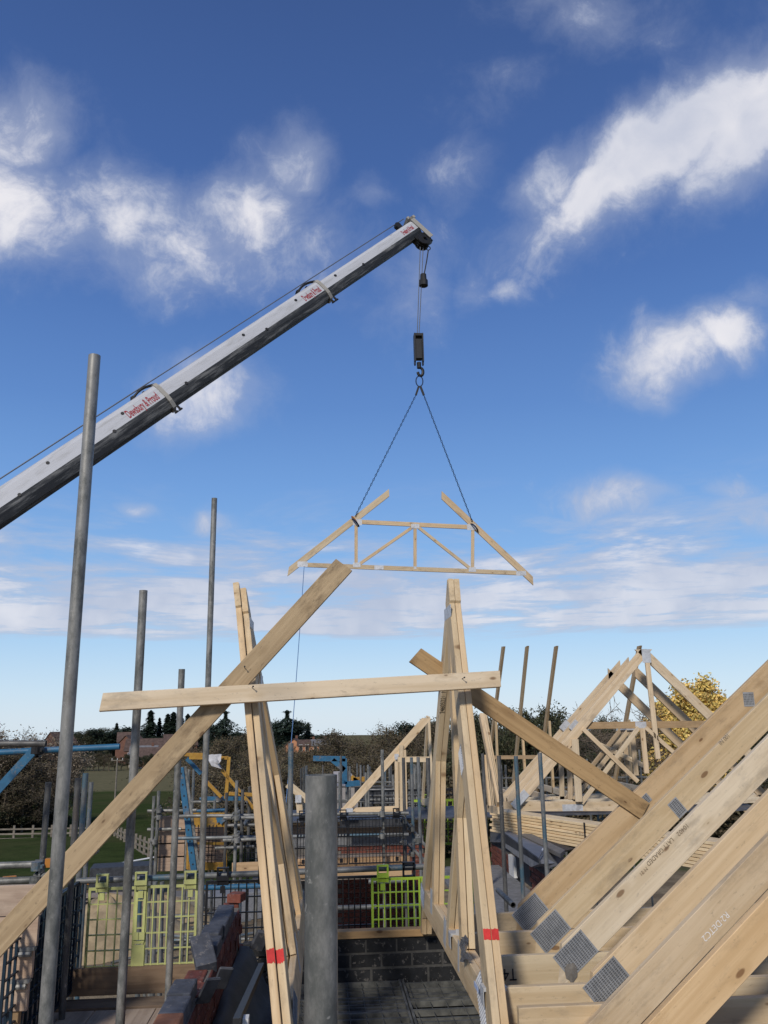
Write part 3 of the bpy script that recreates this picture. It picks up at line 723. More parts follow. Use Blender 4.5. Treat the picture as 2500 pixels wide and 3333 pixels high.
for (u, v, lx, ly) in [(485, 275, .2, .14), (1170, 305, .2, .14), (833, 300, .18, .10), (482, 532, .16, .10), (1175, 560, .16, .10), (157, 528, .22, .12), (1468, 583, .22, .10), (615, 548, .2, .09), (832, 548, .06, .06)]:
    nail_plate(HP_(u, v)+V((0, -.0015, 0)), V((1, 0, 0)), fN, lx, ly, ht, False)
random.seed(11)
for end in ((466, 255), (1178, 285)):
    e = HP_(*end)+V((0, -.02, 0)); st_ = ctr+V((-.09 if end[0] < 800 else .09, 0, -.34)); d = e-st_; n = int(d.length/.06); d.normalize(); mb = MB()
    for k in range(n):
        c = st_+d*(.06*(k+.5)); q = d.cross(V((0, 1, 0))); ax = V((0, 1, 0)) if k % 2 else q
        mb.ring(c, ax, .015, .0065, 8, 4, 2.2, d)
    build('chain', mb, 'chain_blue', ms)
    mb = MB(); mb.ring(e+V((.03, .02, -.09)), d.cross(V((0, 1, 0))).cross(d)*0+V((.75, 0, .66)), .11, .016, 12, 6); build('chain_loop', mb, 'chain_blue', ms)
mb = MB(); e = HP_(463, 262); mb.ring(e+V((.02, .02, 0)), (.8, 0, .6), .10, .014, 12, 6); build('sling_tie', mb, 'orange_plastic', ms)
# blue tag line
p0 = HP_(166, 540); mb = MB(); e1_ = A(*M7(820, 2000), Y=14.5); pts = []
for k in range(13):
    t = k/12; q = p0.lerp(e1_+V((0, 0, -1.8)), t); q.z -= .25*math.sin(math.pi*t); pts.append(q)
mb.path(pts, .0075, 5); tag(build('tag_line', mb, 'twine_blue', origin=p0), 'thin blue tag line trailing down from the suspended truss', 'rope')
# ------------------------------------------------------------------ own building: wall, plate, crash deck
def brick_mesh(lx, ly, lz, b=.004):
    mb = MB(); x, y, z = lx/2, ly/2, lz/2
    v = []
    for sz in (-1, 1):
        for (ax, ay) in ((x-b, y), (x, y-b), (x, -y+b), (x-b, -y), (-x+b, -y), (-x, -y+b), (-x, y-b), (-x+b, y)): v.append((ax, ay, sz*(z-b)))
    for sz in (-1, 1): v += [(x-b*1.5, y-b*1.5, sz*z), (x-b*1.5, -y+b*1.5, sz*z), (-x+b*1.5, -y+b*1.5, sz*z), (-x+b*1.5, y-b*1.5, sz*z)]
    f = [(i, (i+1) % 8, 8+(i+1) % 8, 8+i) for i in range(8)]
    for o, t, s in ((0, 16, -1), (8, 20, 1)):
        q = [(o+0, o+1, t), (o+1, o+2, t+1, t), (o+2, o+3, t+1), (o+3, o+4, t+2, t+1), (o+4, o+5, t+2), (o+5, o+6, t+3, t+2), (o+6, o+7, t+3), (o+7, o+0, t, t+3), (t, t+1, t+2, t+3)]
        f += [tuple(reversed(k)) if s > 0 else k for k in q]
    mb.add(v, f); return mb
BM = {}
def brick(M, parent, mt, size=(.215, .1025, .065), nm='brick'):
    key = (mt, size)
    if key not in BM: BM[key] = brick_mesh(*size).mesh('brick'); BM[key].materials.append(MATS[mt])
    return link(nm, BM[key], None, parent, M)
WY = 7.0
hw = thing('block_wall', 'dark concrete block wall below the timber plate at bottom centre', 'wall', (.3, WY+.1, 0))
mb = MB(); mb.box((-.42, WY+.012, 0), (7.6, WY+.20, ZC-1.635)); cw = build('mortar_core', mb, 'mortar_dark', hw)
random.seed(4); zt = ZC-1.634
for row, (h, lw, off) in enumerate([(.103, .237, .05), (.103, .237, .168), (.215, .44, .36), (.215, .44, .14), (.215, .44, .36)]):
    z = zt-h/2-.004; x = -.42-lw+off
    while x < 3.0:
        if x > -.62: brick(Matrix.Translation((x+lw/2, WY+.06+random.uniform(-.002, .002), z)), hw, 'block_dark', (lw-.011, .1, h-.011), 'block')
        x += lw
    zt -= h
wp = timber('wall_plate', V((-.45, WY-.012, ZC-1.604)), V((7.5, WY-.012, ZC-1.604)), .052, .1, fN, None, 'timber_rough', col=(1.15, .95, .72, 1)); tag(wp, 'brown timber wall plate on top of the dark block wall', 'timber')
for k in range(2): timber('packer', QR(6.93, -1.59)+V((k*.04, 0, 0)), QR(6.93, -1.40)+V((k*.04, 0, 0)), .10, .037, V((-1, 0, 0)), gR, col=(.72, .62, .48, 1))
DZ = ZC-1.95
gm = MB(); gm.box((0, -.010, -.02), (1, .010, .02)); GBM = gm.mesh('bar'); GBM.materials.append(MATS['grate'])
for pi, (xa, xb2, lab) in enumerate([(-.40, .595, 'dark steel mesh deck panel left of the seam, behind the nearest tube'), (.612, 1.62, 'dark steel mesh deck panel right of the seam, under the right girder truss')]):
    t = thing('deck_panel', lab, 'deck', ((xa+xb2)/2, 5, DZ), 'steel mesh crash deck panels')
    random.seed(pi)
    y = 6.96
    while y > 3.1:
        if random.random() > .22:
            link('bar', GBM, None, t, Matrix.Translation((xa, y, DZ+random.uniform(-.016, .012))) @ Matrix.Diagonal((xb2-xa, random.choice((.7, 1, 1.3)), 1, 1)))
        y -= .062
    mb = MB(); x = xa+.04
    while x < xb2: mb.tube((x, 3.1, DZ+.022), (x, 6.97, DZ+.022), .0028, n=4); x += .11
    o = build('cross_rods', mb, 'grate', t); o['kind'] = 'stuff'
    mb = MB()
    for x in (xa-.004, xb2-.012): mb.box((x, 3.05, DZ-.04), (x+.016, 6.975, DZ+.03))
    build('edge_angle', mb, 'grate', t)
mb = MB(); mb.box((-.45, 2.0, DZ-.35), (7.6, 6.98, DZ-.30)); fl = build('floor', mb, 'pit_shade'); fl['kind'] = 'structure'  # near-black sheet: the darkness under the deck bars, painted as colour
mb = MB(); mb.box((1.66, 2.5, DZ-.03), (7.5, 6.9, DZ)); o = build('membrane_sheet', mb, 'slate'); tag(o, 'dark grey sheeted deck glimpsed between the plated rafters', 'deck')
# ------------------------------------------------------------------ brick parapet on the left, with slates and membrane
pw = thing('brick_parapet', 'ragged brick parapet capped with loose blue and red bricks, left of the leaning girder truss', 'wall', (-.64, 5.4, ZC-2.3))
PX = -.64; ztop = ZC-1.20; random.seed(9)
RZ = Matrix.Rotation(math.pi/2, 4, 'Z')
caps = [(3.90, 'brick_orange', 0, 0), (4.13, 'brick_blue', 0, .0), (4.36, 'brick_blue', 0, .008), (4.58, 'frog', 0, -.065), (4.80, 'frog', 0, -.065), (5.02, 'brick_blue', .5, .015), (5.22, 'brick_blue', 0, .0), (5.45, 'brick_blue', 0, .012), (5.68, 'brick_blue', 0, .0), (5.90, 'brick_blue', 0, .0), (6.12, 'brick_blue', 0, -.012)]
for (y, m_, tw, dz_) in caps:
    M = Matrix.Translation((PX+random.uniform(-.012, .012), y, ztop-.0325+dz_)) @ Matrix.Rotation(tw, 4, 'X') @ Matrix.Rotation(tw*.6, 4, 'Z') @ RZ
    if m_ == 'frog':
        b_ = brick(M, pw, 'brick_red', (.215, .1025, .065))
        mb = MB(); c = M.translation
        mb.add([c+V(q) for q in ((-.03, -.075, .0335), (.03, -.075, .0335), (.03, .075, .0335), (-.03, .075, .0335), (-.018, -.055, .033), (.018, -.055, .033), (.018, .055, .033), (-.018, .055, .033))], [(4, 5, 6, 7), (0, 1, 5, 4), (1, 2, 6, 5), (2, 3, 7, 6), (3, 0, 4, 7)])
        build('frog', mb, 'brick_dark_red', b_)
    else: brick(M, pw, m_, (.225, .108, .07))
for r in range(1, 9):
    y = 3.7+(r % 2)*.11
    while y < 6.45-.02*r:
        brick(Matrix.Translation((PX+.012+random.uniform(-.004, .004), y, ztop-.0325-.075*r)) @ RZ, pw, 'brick_dark_red' if random.random() < .6 else 'brick_red')
        y += .225
mb = MB(); mb.box((PX-.035, 3.6, 0), (PX+.055, 6.45, ztop-.075)); build('mortar_core', mb, 'mortar', pw)
mb = MB(); random.seed(2)
for k in range(9):   # broken toothed end
    brick(Matrix.Translation((PX+.01+random.uniform(-.02, .02), 6.45+random.uniform(0, .08), ztop-.02-.07*k)) @ Matrix.Rotation(random.uniform(-.3, .3), 4, 'Z') @ RZ, pw, 'brick_red', (.11, .1025, .06))
# draped membrane over the tiles between parapet and truss
mb = MB(); NX, NY = 12, 16; random.seed(12)
for j in range(NY):
    y = 3.55+j*(2.9/(NY-1))
    for i in range(NX):
        u = i/(NX-1); x = PX+.07+u*.40
        z = ZC-1.52 - .42*u + .07*math.sin(j*.9+u*5)*u + .05*math.sin(u*9) + random.uniform(-.012, .012) - (.1 if j < 3 else 0)
        mb.v.append((x, y, z))
mb.f = [(j*NX+i, j*NX+i+1, (j+1)*NX+i+1, (j+1)*NX+i) for j in range(NY-1) for i in range(NX-1)]
o = build('roofing_membrane', mb, 'membrane', smooth=True); tag(o, 'rumpled dark roofing membrane sloping between parapet and left girder truss', 'membrane')
def slab(label, c, size, rot, mt='slate', nm='roof_slate'):
    mb = brick_mesh(*size, b=.006); M = Matrix.Translation(c) @ Matrix.Rotation(rot[2], 4, 'Z') @ Matrix.Rotation(rot[1], 4, 'Y') @ Matrix.Rotation(rot[0], 4, 'X')
    return tag(link(nm, mb.mesh(nm), mt, None, M), label, 'slate')
slab('grey slate leaning on the parapet just right of the bare red bricks', A(*M4(320, 1760), Y=4.35), (.075, .012, .17), (.7, .1, .5))
slab('dark slate lying behind the leaning one, against the parapet', A(*M4(520, 1590), Y=4.75), (.075, .012, .16), (.7, .15, .3))
slab('broken slate near the left girder truss above the membrane', A(*M4(1020, 1080), Y=6.0), (.09, .03, .14), (.5, .3, .4), 'brick_blue')
mb = MB(); p0, p1 = A(*M4(700, 2200), Y=3.9), A(*M4(1040, 1430), Y=5.3)
mb.bar(p0, p1, .03, .035); o = build('angle_bar', mb, 'dark_metal', origin=p0)
tag(o, 'black perforated steel angle running along the membrane edge', 'bar')
mb = MB(); q = A(*M4(825, 2240), Y=4.0); mb.box((q.x-.012, q.y-.01, q.z-.3), (q.x+.012, q.y+.05, q.z+.03)); tag(build('window_frame', mb, 'upvc', origin=q), 'sliver of white plastic frame below the black angle', 'frame')
# ------------------------------------------------------------------ left working platform
LZ = ZC-2.10
dk = thing('scaffold_deck', 'grey scaffold board platform at the lower left', 'deck', (-1.4, 5.6, LZ))
random.seed(6); x = -2.62
while x < -.72:
    timber('scaffold_board', V((x+.11, 2.6, LZ+random.uniform(-.003, .003))), V((x+.11, 7.16, LZ)), .222, .038, V((0, 0, 1)), dk, 'board_grey', col=tint(.12, (1.35, 1.3, 1.25))); x += .228
timber('scaffold_board', V((-2.6, 7.30, LZ+.012)), V((-.7, 7.30, LZ+.012)), .225, .038, V((0, 0, 1)), dk, 'board_grey', col=(.62, .56, .5, 1))  # darker tint stands for the shade lying on this cross board
tb = timber('toe_board', V((-2.05, 7.52, LZ+.10)), V((-.75, 7.52, LZ+.10)), .20, .038, fN, None, 'board_grey', col=(.72, .60, .48, 1)); tag(tb, 'brown toe board, tint darkened for its shade, behind the yellow mesh guards', 'board')  # brown darkened: the shade behind the guards is in the tint
tb = timber('toe_board', V((-2.02, 5.9, LZ+.12)), V((-2.02, 7.5, LZ+.12)), .2, .038, V((1, 0, 0)), None, 'board_grey', col=(1.0, .95, .95, 1)); tag(tb, 'grey toe board below the dark blue mesh guard', 'board')
st = thing('board_stack', 'wall of pale scaffold boards on edge at the left picture edge', 'boards', (-2.6, 6.2, ZC-1.9))
ye = [2880, 2983, 3086, 3190, 3294]
for k in range(4):
    za = A(60, ye[k], Y=6.2).z; zb = A(60, ye[k+1], Y=6.2).z
    xr = A((130, 124, 116, 108)[k], 3000, Y=6.2).x
    timber('scaffold_board', V((-3.4, 6.2, (za+zb)/2)), V((xr, 6.2, (za+zb)/2)), za-zb-.006, .038, fN, st, 'board_grey', col=tint(.06, (1.55, 1.40, 1.28)))
    if k in (1, 2):
        mb = MB(); q = V((xr-.05, 6.2, zb)); mb.box((q.x-.075, q.y-.04, q.z-.012), (q.x+.05, q.y+.02, q.z+.010)); mb.tube((q.x-.05, q.y-.03, q.z-.03), (q.x+.03, q.y-.03, q.z-.03), .02, n=8)
        build('board_clip', mb, 'galv_blue' if k == 1 else 'galv', st)
timber('end_post', V((-1.995, 6.22, ZC-1.9)), V((-1.995, 6.22, ZC-1.15)), .05, .04, fN, st, 'timber_rough', col=(.7, .6, .5, 1))
# ------------------------------------------------------------------ near guard rail and tubes
def ltube(label, p0, p1, mt='galv', cat='scaffold tube', couplers=(), n=14):
    o = tube_obj('scaffold_tube', p0, p1, mt, None, n=n); tag(o, label, cat); return o
RY = 7.6
rail = ltube('long near guard rail tube carrying the yellow and black mesh guards', A(250, 2868, Y=RY), A(1420, 2819, Y=RY), 'galv_blue')
ltube('lower blue ledger tube seen behind the black mesh guards', A(650, 2890, Y=8.6), A(900, 2882, Y=8.6), 'blue_paint')
ltube('lower cross tube visible through the lime mesh guard', A(1090, 2955, Y=9.5), A(1400, 2947, Y=9.5), 'galv_blue')
ltube('short teal tube stub seen through the top of the lime guard', A(1200, 2870, Y=9.0), A(1320, 2866, Y=9.0), 'galv_blue')
ltube('upper grey ledger ending at the couplers, left edge above the board stack', A(-80, 2820, Y=6.7), A(152, 2812, Y=6.7), 'galv')
ltube('lower grey ledger ending at the couplers, left edge above the board stack', A(-80, 2870, Y=6.7), A(168, 2862, Y=6.7), 'galv')
cl = thing('scaffold_couplers', 'cluster of scaffold couplers at the corner beside the tallest tube', 'coupler', A(140, 2850, Y=6.7))
coupler(A(128, 2815, Y=6.66), (1, 0, 0), (0, 0, 1), cl, 'galv_blue', 1.1); coupler(A(125, 2862, Y=6.64), (1, 0, 0), (0, 0, 1), cl, 'galv', 1.2); coupler(A(150, 2858, Y=6.6), (0, 1, 0), (1, 0, 0), cl, 'galv', 1.1)
p0 = A(146, 2853, Y=6.5); build('end_tube', MB().tube(p0, p0+V((.05, 1.2, 0)), .024, n=12), 'galv', cl)
mb = MB(); q = A(158, 2808, Y=6.62); mb.box((q.x-.02, q.y-.02, q.z-.03), (q.x+.02, q.y+.02, q.z+.03)); build('orange_tie', mb, 'orange_plastic', cl)
ltube('dark tube above the blue gate arm at the left edge', A(-80, 2420, Y=6.6), A(150, 2420, Y=6.6), 'galv_dark')
ga = thing('gate_arm', 'bright blue steel arm with a flat diagonal strut at the left edge', 'bracket', A(110, 2440, Y=7.0))
tube_obj('arm_tube', A(-90, 2453, Y=7.0), A(390, 2430, Y=7.0), 'blue_paint', ga)
mb = MB(); mb.bar(A(112, 2442, Y=6.97), A(-60, 2630, Y=6.97), .012, .055, (0, -1, 0)); 
o = timber('strut', A(112, 2440, Y=6.97), A(-60, 2628, Y=6.97), .068, .012, fN, ga, 'blue_paint')
coupler(A(127, 2440, Y=6.94), (1, 0, 0), (0, 0, 1), ga, 'dark_metal', 1.15)
# ------------------------------------------------------------------ brick guards
def guard(label, tl, wd, ht_, ax, mt, nx, ny, clips=(.2, .8), th=.010, solid=True, group='plastic mesh brick guards', rows=None):
    ax = V(ax).normalized(); nv = V((0, 0, 1)).cross(ax)*-1
    t = thing('brick_guard', label, 'mesh guard', tl+ax*wd/2-V((0, 0, ht_)), group)
    def P(u, v, w_=0): return tl+ax*u-V((0, 0, v))+nv*w_
    mb = MB(); dpt = .018
    for i in range(nx+1):
        u = wd*i/nx; tw = th*(2.0 if i in (0, nx) else 1); mb.bar(P(u, 0), P(u, ht_), tw, dpt, nv)
    o = build('upright_bars', mb, mt, t); o['kind'] = 'stuff'
    mb = MB()
    for j in range(ny+1):
        v = ht_*(j/ny); tw = th*(2.2 if j in (0, ny) else 1); mb.bar(P(-th*.8, v), P(wd+th*.8, v), dpt*.9, tw)
    o = build('cross_bars', mb, mt, t); o['kind'] = 'stuff'
    for c in clips:
        mb = MB(); u = wd*c
        for du in (-.048, .036): mb.bar(P(u+du+.006, .02, .02), P(u+du+.006, -.115, .035), .014, .03, nv)
        mb.bar(P(u-.05, -.035, .035), P(u+.05, -.035, .035), .03, .035); mb.bar(P(u-.05, -.112, .03), P(u+.05, -.112, .03), .03, .014)
        mb.bar(P(u, -.02, .03), P(u, .02, .022), .1, .012, nv)
        build('hook_clip', mb, mt, t)
        mb = MB(); mb.bar(P(u+.0, .03, .012), P(u+.0, .085, .012), .04, .02, nv); build('lug', mb, mt, t)
    for c in (.12, .88):
        mb = MB(); mb.bar(P(wd*c, ht_-.075, .012), P(wd*c, ht_-.02, .012), .045, .02, nv); build('lug', mb, mt, t)
    return t, P
GY = 7.56
def gx(px): return A(px, 2900, Y=GY).x
zt_ = A(420, 2890, Y=GY).z
guard('faded yellow-green mesh guard left of the second tall tube', V((gx(293), GY, zt_)), gx(442)-gx(293), .70, (1, 0, 0), 'guard_pale', 5, 6, (.28,))
guard('faded yellow-green mesh guard between two tubes, next to the black guard', V((gx(478), GY, zt_+.004)), gx(640)-gx(478), .70, (1, 0, 0), 'guard_pale', 7, 6, (.88,))
t, P_ = guard('narrow faded yellow-green link strip between the two yellow guards', V((gx(448), GY-.012, zt_+.01)), gx(474)-gx(448), .42, (1, 0, 0), 'guard_pale', 1, 4, (.5,))
mb = MB(); mb.bar(P_(.03, .44), P_(.03, .60), .10, .014, (0, -1, 0)); build('solid_panel', mb, 'guard_pale', t)
guard('black mesh guard behind the brick parapet', V((gx(672), GY+.02, zt_+.02)), gx(880)-gx(672), .72, (1, 0, 0), 'guard_black', 8, 6, (.25, .9))
guard('black mesh guard with clip beside the lime guard, right of the nearest tube', V((gx(1060), GY+.05, zt_+.02)), gx(1230)-gx(1060), .75, (1, 0, 0), 'guard_black', 9, 2, ())
guard('bright lime green mesh guard in the gap right of the nearest tube', V((gx(1212), GY, A(1290, 2860, Y=GY).z)), gx(1366)-gx(1212), .52, (1, 0, 0), 'guard_lime', 8, 5, (.22,))
guard('second lime guard mostly hidden behind the right girder truss', V((gx(1372), GY, A(1290, 2860, Y=GY).z)), .5, .52, (1, 0, 0), 'guard_lime', 8, 5, ())
guard('blue-black mesh guard seen edge-on beside the tallest tube', V((-2.0, 5.95, zt_+.05)), 1.58, .80, (0, 1, 0), 'guard_blueblack', 16, 8, ())
guard('second blue-black mesh guard layered behind the edge-on one', V((-2.06, 6.3, zt_+.05)), 1.4, .80, (.04, 1, 0), 'guard_blueblack', 13, 7, ())
q = A(1330, 2828, Y=RY-.03); mb = MB()
for du in (-.045, .045): mb.bar(q+V((du, 0, .05)), q+V((du, 0, -.09)), .016, .03, (0, -1, 0))
for dz_ in (.045, .0, -.06): mb.bar(q+V((-.05, 0, dz_)), q+V((.05, 0, dz_)), .03, .022)
tag(build('guard_clip', mb, 'guard_black', origin=q), 'empty black guard clip hooked on the rail right of the lime clip', 'clip')
# ------------------------------------------------------------------ next plot: scaffold
RY2 = 12.7
sc = thing('scaffold', 'galvanised tube scaffold round the next plot, in the middle distance', 'scaffold', (.3, 13.2, 0))
def st_tube(nm, a, b, mt='galv', n=8): return tube_obj(nm, a, b, mt, sc, n=n, hollow=True)
def led(px0, py0, px1, py1, Y, mt='galv'): return st_tube('ledger', A(px0, py0, Y=Y), A(px1, py1, Y=Y), mt)
def std(px, py, Y, mt='galv', zb=None):
    p = A(px, py, Y=Y); return st_tube('standard', V((p.x, Y, 0 if zb is None else zb)), p, mt)
led(570, 2657, 1330, 2647, RY2+.06); led(566, 2729, 1330, 2716, RY2+.06, 'galv_blue')
led(728, 2662, 850, 2661, 12.4); led(726, 2735, 850, 2731, 12.4); led(480, 2640, 640, 2637, 13.45); led(590, 2611, 720, 2609, 15.2)
led(630, 2640, 735, 2636, 13.9, 'blue_paint'); led(650, 2600, 800, 2599, 14.6, 'blue_paint')
for (px, py, Y, mt) in [(502, 2591, 13.4, 'galv'), (517, 2574, 13.4, 'galv'), (771, 2540, 12.6, 'galv'), (616, 2504, 15.2, 'galv'), (631, 2504, 15.2, 'galv_blue'), (738, 2580, 13.4, 'galv_dark'),
                        (1244, 2440, 12.85, 'galv'), (1313, 2466, 13.0, 'galv_dark'), (1339, 2465, 13.2, 'galv_blue'), (1361, 2464, 12.2, 'galv_blue'), (1393, 2467, 9.6, 'galv_dark'), (1415, 2470, 13.8, 'galv')]:
    std(px, py, Y, mt)
for (px, py, Y) in [(660, 2610, 14.8), (700, 2560, 15.0), (812, 2560, 14.4), (840, 2585, 13.9), (790, 2570, 13.2), (577, 2600, 14.6)]: std(px, py, Y, random.choice(('galv', 'galv_dark')))
for (a_, b_, c_, d_, Y) in [(640, 2690, 850, 2684, 14.0), (700, 2760, 850, 2755, 13.4), (480, 2700, 590, 2698, 13.5)]: led(a_, b_, c_, d_, Y)
for (px, py, px1, py1, Y) in [(1316, 2670, 1392, 2762, 13.1), (1325, 2745, 1380, 2800, 13.1)]: led(px, py, px1, py1, Y)
for (px, py, Y) in [(771, 2648, 12.6), (771, 2722, 12.6), (771, 2662, 12.4), (771, 2735, 12.4), (1244, 2651, 12.8), (1244, 2722, 12.8), (517, 2638, 13.4), (517, 2660, 13.4), (503, 2740, 13.4), (1315, 2672, 12.9), (1341, 2698, 13.1), (1362, 2735, 12.1), (1341, 2780, 13.1), (1315, 2742, 12.9), (605, 2545, 14)]:
    coupler(A(px, py, Y=Y-.05), (0, 0, 1), (1, 0, 0), sc, 'galv', 1.25)
for (px, py, Y, L) in [(757, 2662, 12.35, .9), (757, 2737, 12.35, .9), (799, 2615, 14.0, .9), (791, 2686, 13.6, .9)]:
    p = A(px, py, Y=Y); st_tube('transom', p, p+V((0, L, 0)))
ZT = A(1200, 2808, Y=13).z
tbs = [timber('toe_board', A(960, 2812, Y=13.0), A(1335, 2800, Y=13.0), .13, .038, fN, None, 'timber_rough', col=(1.25, 1.05, .92, 1)), timber('toe_board', A(960, 2850, Y=12.6), A(1340, 2842, Y=12.6), .075, .038, fN, None, 'timber_rough', col=(1.2, 1.05, .9, 1)), timber('toe_board', A(755, 2829, Y=12.6), A(850, 2825, Y=12.6), .16, .038, fN, None, 'timber_rough', col=(1.2, 1.05, .92, 1))]
for o, l in zip(tbs, ('toe board right above the near rail, in front of the red bricks', 'deck edge board just below the near rail, centre', 'toe board at the foot of the far yellow gate')): tag(o, l, 'board')
mb = MB(); q0, q1 = A(960, 2853, Y=12.6), A(1345, 2846, Y=12.6); mb.box((q0.x, 12.65, q0.z-.06), (q1.x, 14.9, q0.z-.02)); 
dk2 = thing('scaffold_deck', 'board deck of the next plot scaffold in front of the red brick wall', 'deck', ((q0.x+q1.x)/2, 13.7, q0.z-.06))
for k in range(9): timber('scaffold_board', V((q0.x-.6, 12.75+.235*k, q0.z-.03)), V((q1.x, 12.75+.235*k, q0.z-.03)), .225, .038, V((0, 0, 1)), dk2, 'board_grey')
zg = A(1100, 2663, Y=12.72).z
def gx2(px): return A(px, 2700, Y=12.72).x
guard('black mesh guard in front of the red bricks, left panel', V((gx2(968), 12.72, zg)), gx2(1130)-gx2(968), .62, (1, 0, 0), 'guard_black', 16, 5, (.1, .92), th=.008)
guard('black mesh guard in front of the red bricks, right panel', V((gx2(1136), 12.74, zg)), gx2(1312)-gx2(1136), .62, (1, 0, 0), 'guard_black', 16, 5, (.88,), th=.008)
guard('small black mesh guard left of the leaning girder truss, behind the far gate', V((gx2(795), 12.9, zg-.30)), .32, .40, (1, 0, 0), 'guard_black', 7, 5, (.5,), th=.009)
pk = thing('plank_screen', 'four weathered planks forming a screen on the far scaffold, left', 'boards', A(560, 2820, Y=13.6))
for k in range(4):
    z = A(560, 2660+43.5*k+20, Y=13.6).z
    timber('plank', V((A(518, 2700, Y=13.6).x, 13.6, z)), V((A(602, 2700, Y=13.6).x, 13.6, z)), .213, .038, fN, pk, 'board_grey', col=tint(.08, (1.45, 1.25, 1.1)))
gt = thing('loading_gate', 'yellow framed loading gate with mesh on the far scaffold', 'gate', A(680, 2828, Y=13.4))
def gp(u, v, Y=13.4): return A(*L4(u, v), Y=Y)
timber('head_panel', gp(510, 928), gp(875, 928), .20, .02, fN, gt, 'yellow_paint', col=(1, 1, 1, 1)); timber('foot_panel', gp(450, 1450), gp(880, 1450), .11, .02, fN, gt, 'yellow_paint')
for (a, b) in (((462, 900), (450, 1480)), ((872, 890), (882, 1480)), ((530, 1195), (875, 1195))): timber('frame_bar', gp(*a), gp(*b), .035, .03, fN, gt, 'yellow_paint', zo=.006)
mb = MB()
for u in (535, 575, 615, 655, 700, 740, 780): mb.bar(gp(u, 985), gp(u-22, 1410), .012, .012)
for v in (1025, 1070, 1120, 1160, 1240, 1280, 1330, 1380): mb.bar(gp(520, v), gp(790, v), .009, .009)
o = build('mesh', mb, 'guard_black', gt); o['kind'] = 'stuff'
mb = MB(); q = gp(820, 920, 13.36); random.seed(8)
mb.add([q+V((.11*math.cos(a)*random.uniform(.5, 1.2), 0, .07*math.sin(a)*random.uniform(.5, 1.2))) for a in [k*.45 for k in range(14)]], [tuple(range(14))]); build('paint_splash', mb, 'blue_paint', gt)
for k in range(4): timber('backing_board', V((gp(500, 1000, 13.7).x, 13.7, gp(600, 1010, 13.7).z-.15*k-.07)), V((gp(880, 1000, 13.7).x, 13.7, gp(600, 1010, 13.7).z-.15*k-.07)), .146, .03, fN, gt, 'board_grey', col=tint(.06, (1.3, 1.12, 1.0)))
lb = thing('ladder_beam', 'slanting blue and grey ladder beam with punched holes on the far scaffold', 'ladder', gp(520, 1500, 12.9))
timber('blue_flange', gp(372, 340, 12.9), gp(520, 1500, 12.9), .085, .02, fN, lb, 'blue_paint'); timber('grey_flange', gp(405, 330, 12.92), gp(560, 1500, 12.92), .085, .03, fN, lb, 'galv')
mb = MB()
for k in range(9):
    q = gp(372, 340, 12.9).lerp(gp(520, 1500, 12.9), .06+k*.11); mb.tube(q+V((0, .001, 0)), q+V((0, -.003, 0)), .013, n=8)
build('punched_holes', mb, 'plate_dark', lb)
def frame_set(nm, label, mt, segs, Y, w_=.05):
    t = thing(nm, label, 'bracket', gp(*segs[0][0], Y))
    for (a, b) in segs: timber('frame_bar', gp(*a, Y), gp(*b, Y), w_, w_, fN, t, mt)
    return t
frame_set('hoist_bracket', 'yellow steel hoist bracket on the far scaffold, left of the leaning truss', 'yellow_paint', [((140, 190), (620, 195)), ((470, 228), (910, 232)), ((918, 220), (882, 690)), ((748, 262), (1195, 800)), ((660, 495), (830, 672)), ((915, 633), (1190, 646))], 14.2, .055)
frame_set('hoist_bracket', 'blue steel hoist bracket crossing the yellow one on the far scaffold', 'blue_paint', [((440, 240), (600, 412)), ((650, 690), (1090, 692))], 14.5, .06)
mb = MB(); q = gp(760, 205, 14.1); random.seed(3)
mb.v = [(q.x+(i-2)*.05+.03*j*(i == 2), q.y+.02*math.sin(i*2+j), q.z+.02-.06*j*(1-.3*abs(i-2))+random.uniform(-.012, .012)) for j in range(5) for i in range(5)]
mb.f = [(j*5+i, j*5+i+1, (j+1)*5+i+1, (j+1)*5+i) for j in range(4) for i in range(4)]
tag(build('rag', mb, 'cloth_white', smooth=True), 'white rag tied on the yellow hoist bracket', 'rag')
# ------------------------------------------------------------------ next plot: house shell
hs2 = thing('brick_house', 'unfinished red brick house of the next plot, behind black mesh guards', 'house', (.6, 15.6, 0))
HYW = 15.2; X0, X1 = -.9, 1.75
zb_t = A(1200, 2752, Y=HYW).z
mb = MB(); mb.box((X0, HYW+.02, 0), (X1, HYW+.3, zb_t)); wl = build('wall', mb, 'mortar', hs2)
random.seed(31); r = 0; z = zb_t-.0375
while z > zb_t-1.9:
    x = X0+(r % 2)*.1125
    while x < X1-.1:
        if x > .15: brick(Matrix.Translation((x+.1075, HYW+.055, z)), wl, random.choice(('brick_red', 'brick_dark_red', 'brick_red')))
        x += .225
    r += 1; z -= .075
    if .62 < zb_t-z < .95: continue
mb = MB(); mb.box((X0, HYW-.02, zb_t), (X1, HYW+.25, zb_t+.17)); build('lintel', mb, 'block_grey', hs2)
timber('beam', V((X0, HYW-.05, zb_t+.27)), V((X1, HYW-.05, zb_t+.27)), .18, .04, fN, hs2, 'board_grey', col=(.9, .85, .8, 1))
timber('beam', V((X0, HYW-.08, zb_t+.385)), V((X1, HYW-.08, zb_t+.385)), .035, .05, fN, hs2, 'timber', col=(.8, .75, .66, 1))
zf = A(1200, 2667, Y=14.7).z; zf2 = A(1200, 2693, Y=14.7).z
mb = MB(); mb.box((A(1106, 2680, Y=14.7).x, 14.7, zf2), (A(1318, 2680, Y=14.7).x, 14.74, zf)); build('fascia', mb, 'membrane', hs2)
mb = MB(); mb.box((-.9, 14.78, zf-.03), (7.8, 16.6, zf-.005)); build('ceiling_board', mb, 'slate', hs2)
